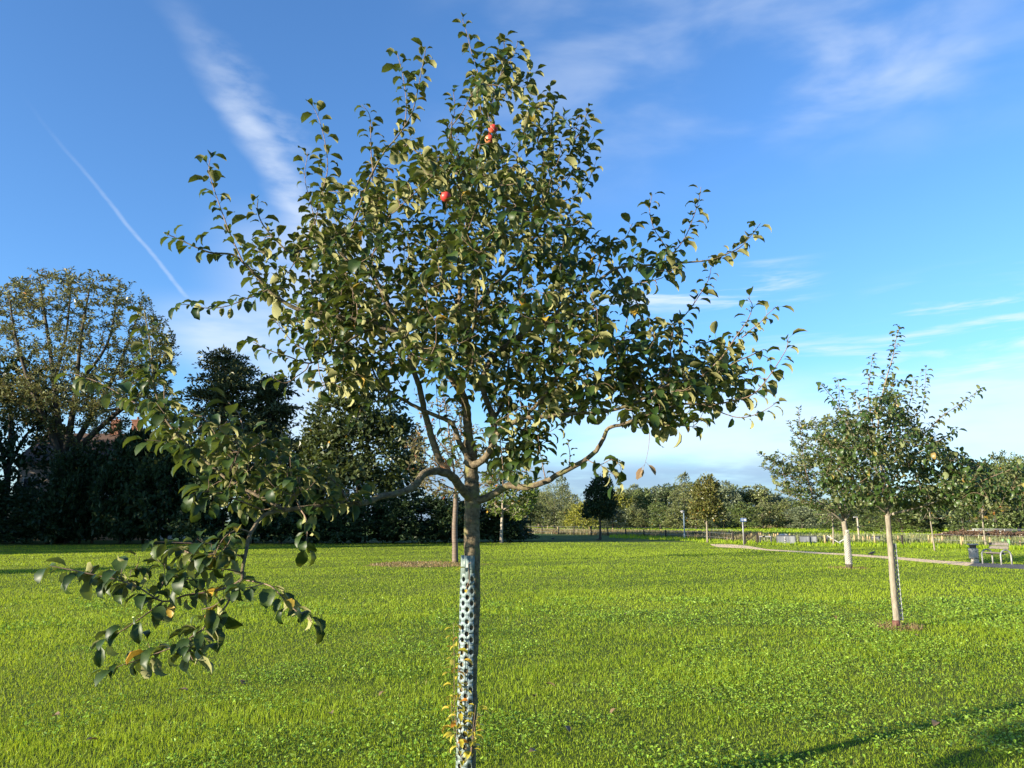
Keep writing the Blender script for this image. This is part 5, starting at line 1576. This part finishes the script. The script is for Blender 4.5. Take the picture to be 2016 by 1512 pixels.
# young staked trees by the far path
def whip(bx, by, pts, crown, label, seed, leafm, size, n, r0=.05, foot=None):
    base = G(bx, by)
    root = empty('young_tree', base, label, 'tree')
    t = Tree(base, base.y, seed); t.spacing, t.scale = .16, base.y / 7
    tb = [P(x, y, base.y) for x, y in pts]
    t.limb([(base.x, base.y, -.03)] + [tuple(q) for q in tb], r0, r0 * .5, n=8, px=False)
    cx_ = sum(q[0] for q in crown) / len(crown)
    for k in range(7):
        y = pts[-1][1] + (pts[0][1] - pts[-1][1]) * (0.05 + .06 * k)
        q = crown[k % len(crown)]
        t.limb([pts[-1], ((pts[-1][0] + q[0]) / 2, (y + q[1]) / 2 + 2), q], .03, 0, (k % 3 - 1) * .8, 5, leaves=1.5)
    t.fill(crown, n, 1.4, (.3, 1.2), 1.0, rad=.009, maxd=8)
    t.finish(root, M['bark_pale'], leafm, size, spray=True, wr=.6, twigm=M['twig'])
    return root


whip(1840.5, 1085, [(1837, 1062), (1834, 1040), (1831, 1018), (1829, 1000)], [(1800, 985), (1830, 960), (1870, 985), (1880, 1015), (1845, 1030), (1805, 1020)], 'slender young tree with sparse leaves right of the right apple tree', 91, M['leaf_two'], .22, 40)
whip(1942, 1078, [(1939, 1060), (1936, 1040), (1935, 1028), (1934, 1005)], [(1895, 990), (1905, 945), (1940, 925), (1985, 950), (1990, 1000), (1955, 1024), (1915, 1022)], 'young tree with yellow-tinged crown and a reddish trunk behind the bench', 93, M['leaf_autumn'], .24, 110, .07)
whip(1641.5, 1075, [(1640.5, 1058), (1640, 1040), (1639, 1022), (1638, 1010)], [(1600, 1010), (1615, 985), (1650, 975), (1670, 1000), (1655, 1030), (1615, 1028)], 'young staked tree left of the netted apple trunk', 95, M['wood_a'], .24, 90, .075)

# ---------------------------------------------------------------- football frame behind the brambles
a = G(1918, 1061.5); zt = P(1918, 1041.5, a.y).z
fr = empty('goal_frame', a, 'white metal ball-court frame with double top rails behind the bench', 'goal')
xr = P(2080, 1041, a.y).x - a.x
b = MB(); b.tube([(-.1, 0, zt), (xr, 0, zt - .05)], .035, 8); b.part('top_rail', M['steel'], fr, True)
b = MB(); b.tube([(.15, 1.2, zt - .14), (xr, 1.2, zt - .2)], .03, 8); b.part('top_rail', M['steel'], fr, True)
for q, y in ((0, 0), (.16, 1.2), (P(1977, 1041, a.y).x - a.x, 0), (P(2040, 1041, a.y).x - a.x, 0)):
    b = MB(); b.tube([(q, y, -.05), (q, y, zt - .05 if y == 0 else zt - .18)], .045, 8); b.part('post', M['white'], fr, True)
q = P(1971, 1045, a.y).x - a.x
b = MB(); b.box((q, -.09, zt - .22), (.38, .03, .14), None, .01); b.part('plate', M['white'], fr)
# green play posts
a = G(1982, 1079)
gp = empty('play_equipment', a, 'bright green play posts with a low green seat beyond the bench', 'play equipment')
for x, yb, yt in ((1975.5, 1075, 1061), (1987.5, 1077, 1061)):
    q = G(x, yb); b = MB(); b.tube([q - a + Vector((0, 0, -.05)), q - a + Vector((0, 0, P(x, yt, q.y).z - .02)), q - a + Vector((0, 0, P(x, yt, q.y).z))], [.075, .075, .05], 10)
    b.part('post', M['green_paint'], gp, True)
x0, x1 = P(1985, 1078, a.y).x - a.x, P(2000, 1078, a.y).x - a.x
zz = P(1985, 1076.5, a.y).z
b = MB(); b.box(((x0 + x1) / 2, 0, zz), (x1 - x0, .22, .07), None, .02)
for q in (x0 + .06, x1 - .06):
    b.tube([(q, 0, -.03), (q, 0, zz - .04)], .05, 8)
b.part('seat', M['green_paint'], gp)

# ---------------------------------------------------------------- bin and bench by the path
p = G(1918.5, 1108)
bn = empty('litter_bin', p, 'square galvanised litter bin with a raised flat lid beside the path', 'litter bin')
s = p.y / FPX
b = MB(); b.box((.03, 0, .07), (9.5 * s, .26, .20), None, .02); b.part('foot', M['concrete'], bn)
zb, zt = P(1918, 1099.5, p.y).z, P(1918, 1079, p.y).z
b = MB()
tw = Matrix.Rotation(R(-28), 3, 'Z')
b.box((0, 0, (zb + zt) / 2), (.34, .34, zt - zb), tw, .02); bx_ = b.part('body', M['steel'], bn)
b = MB(); b.box(tw @ Vector((0, -.176, (zb + zt) / 2)), (.26, .012, (zt - zb) * .78), tw, .004); d_ = b.part('door', M['steel'], bn)
b = MB(); b.box(tw @ Vector((.09, -.19, (zb + zt) / 2 + .08)), (.03, .02, .03), tw, .004); b.part('lock', M['steel_dark'], d_)
b = MB(); b.box((0.02, 0.03, zt + .06), (.24, .24, .12), tw); b.part('opening', M['black'], bn)
b = MB(); b.box((0, 0, zt + .145), (.40, .40, .05), tw, .012); b.part('lid', M['steel'], bn)
b = MB(); b.tube([(.14, .12, .1), (.14, .12, zt + .12)], .025, 8); b.part('post', M['steel'], bn, True)

bl, br_ = G(1935, 1110), G(1972, 1112.3)
bench = empty('park_bench', bl, 'park bench of hooped steel legs and grey planks beside the litter bin', 'bench')
d = (br_ - bl)
u = d.normalized(); vv = Vector((-u.y, u.x, 0))
hh = P(1940, 1081.5, bl.y).z
Lb = d.length
for q in (0.0, Lb):
    b = MB()
    pts = []
    o0 = u * q
    wdt = .50
    for k in range(13):
        f = k / 12
        an = pi * f
        pts.append(o0 + vv * (wdt / 2 - cos(an) * wdt / 2) + Vector((0, 0, hh - .21 + sin(an) * .21)))
    pts = [o0 + Vector((0, 0, -.04)), o0 + Vector((0, 0, hh * .4))] + pts + [o0 + vv * wdt + Vector((0, 0, hh * .4)), o0 + vv * wdt + Vector((0, 0, -.04))]
    b.tube(pts, .030, 9)
    b.part('leg', M['steel'], bench, True)
rot = Matrix((u, vv, Vector((0, 0, 1)))).transposed()
for k in range(3):
    b = MB(); b.box(u * Lb / 2 + vv * (.09 + k * .135) + Vector((0, 0, .44)), (Lb - .07, .115, .04), rot, .008); b.part('seat_plank', M['plank'], bench)
for k in range(2):
    b = MB(); b.box(u * Lb / 2 + vv * (.40 + .03 * k) + Vector((0, 0, .64 + k * .13)), (Lb + .04, .035, .115), rot @ Matrix.Rotation(R(-12), 3, 'X'), .008); b.part('back_plank', M['plank'], bench)
b = MB(); b.tube([Vector((0, 0, .40)) + vv * .22, u * Lb + vv * .22 + Vector((0, 0, .40))], .022, 8); b.part('stretcher', M['steel'], bench, True)


# ---------------------------------------------------------------- crows
def crow(p, rz, label, peck=0.0):
    """one skinned body: tail, trunk, neck, head and bill, with two jointed legs"""
    me = bpy.data.meshes.new('crow')
    hx, hz = (.17, .27) if not peck else (.21, .10)
    vs = [(0, 0, .19), (-.08, 0, .17), (-.16, 0, .15), (-.27, 0, .12), (.08, 0, .215), (.13, 0, .24 if not peck else .17), (hx, 0, hz), (hx + .045, 0, hz - .005 - peck * .02), (hx + .09, 0, hz - .018 - peck * .05),
          (.005, .035, .13), (-.015, .036, .075), (.0, .036, .012), (.05, .04, .006), (.005, -.035, .13), (-.015, -.036, .075), (.0, -.036, .012), (.05, -.04, .006), (-.05, .05, .185), (-.2, .03, .15), (-.05, -.05, .185), (-.2, -.03, .15)]
    es = [(0, 1), (1, 2), (2, 3), (0, 4), (4, 5), (5, 6), (6, 7), (7, 8), (0, 9), (9, 10), (10, 11), (11, 12), (0, 13), (13, 14), (14, 15), (15, 16), (0, 17), (17, 18), (0, 19), (19, 20)]
    ra = [.075, .062, .04, .022, .062, .042, .038, .02, .006, .024, .009, .007, .006, .024, .009, .007, .006, .045, .02, .045, .02]
    me.from_pydata(vs, es, [])
    o = put('crow', me)
    md = o.modifiers.new('skin', 'SKIN')
    for k, q in enumerate(ra):
        me.skin_vertices[0].data[k].radius = (q, q)
    me.skin_vertices[0].data[0].use_root = True
    ss = o.modifiers.new('smooth', 'SUBSURF'); ss.levels = ss.render_levels = 2
    me.materials.append(M['crow'])
    o.location = p; o.rotation_euler = (0, 0, rz); o.scale = (.8, .8, .8)
    tag(o, label, 'bird')
    return o


# ---------------------------------------------------------------- fallen leaves
FL = 'fallen leaves on the near lawn'
fm = leaf_mesh('fallen_leaf', np.zeros((1, 3)), np.array([(1.0, 0, .1)]), np.array([(0, 0, 1.0)]), np.array([.075]), M['leaf_dry'], np.array([.97]), .6, np.array([.9]), np.array([.5]))
for k, (x, y) in enumerate(((1067, 1358), (1056, 1381), (1217, 1404), (1110, 1440), (1036, 1497), (1412, 1366), (1849, 1433), (470, 1345), (160, 1475), (120, 1420), (1232, 1212), (345, 1372), (1270, 1168), (1655, 1220), (1798, 1257), (1636, 1219), (655, 1420), (760, 1370))):
    o = put('fallen_leaf', fm, None, G(x, y) + Vector((0, 0, .045)))
    o.rotation_euler = (rr.uniform(-.4, .4), rr.uniform(-.4, .4), k * 1.7)
    s = rr.uniform(.9, 1.5); o.scale = (s, s, s)
    tag(o, 'curled brown fallen leaf lying in the grass of the near lawn', 'leaf', FL)

# crows on the lawn and the path
bpy.context.view_layer.update()
crow(G(1027, 1063.5), pi, 'black crow on the shaded far lawn, nearest the hedge end')
crow(G(1089, 1063.5), 0.3, 'black crow on the shaded far lawn midway between hedge end and egg-shaped tree')
crow(G(1178, 1065), pi * .9, 'black crow pecking at the foot of the egg-shaped tree', 1.0)
crow(G(1717, 1095), 0.2, 'black crow on the pale path left of the right apple tree')

# ---------------------------------------------------------------- words for the setting and the loose cover
WORDS = {'lawn': ('wide mown green lawn stretching to the hedge and fence', 'lawn'), 'field': ('flat green field beyond the fence before the wood', 'field'), 'path': ('pale shell path curving across the lawn at right', 'path'),
         'pavement': ('grey paving under the bench and bin at the right edge', 'pavement'), 'soil_patch': ('bare brown mulched soil round a tree foot', 'soil'), 'grass': ('short bright green grass blades of the lawn', 'grass'), 'clover': ('clover and plantain leaves among the near grass', 'clover'),
         'tall_grass': ('tall dry hay-coloured grass along the dark fence', 'grass'), 'rough_grass': ('longer unmown grass along the fence line', 'grass'), 'field_grass': ('green grass tufts covering the far field', 'grass'), 'far_verge': ('dry verge at the foot of the far wood', 'grass'), 'dry_grass': ('dead straw-coloured grass round a tree foot', 'grass')}
for o in list(C.objects):
    if o.parent is None and 'label' not in o:
        k = o.name.split('.')[0]
        if k in WORDS:
            o['label'], o['category'] = WORDS[k]
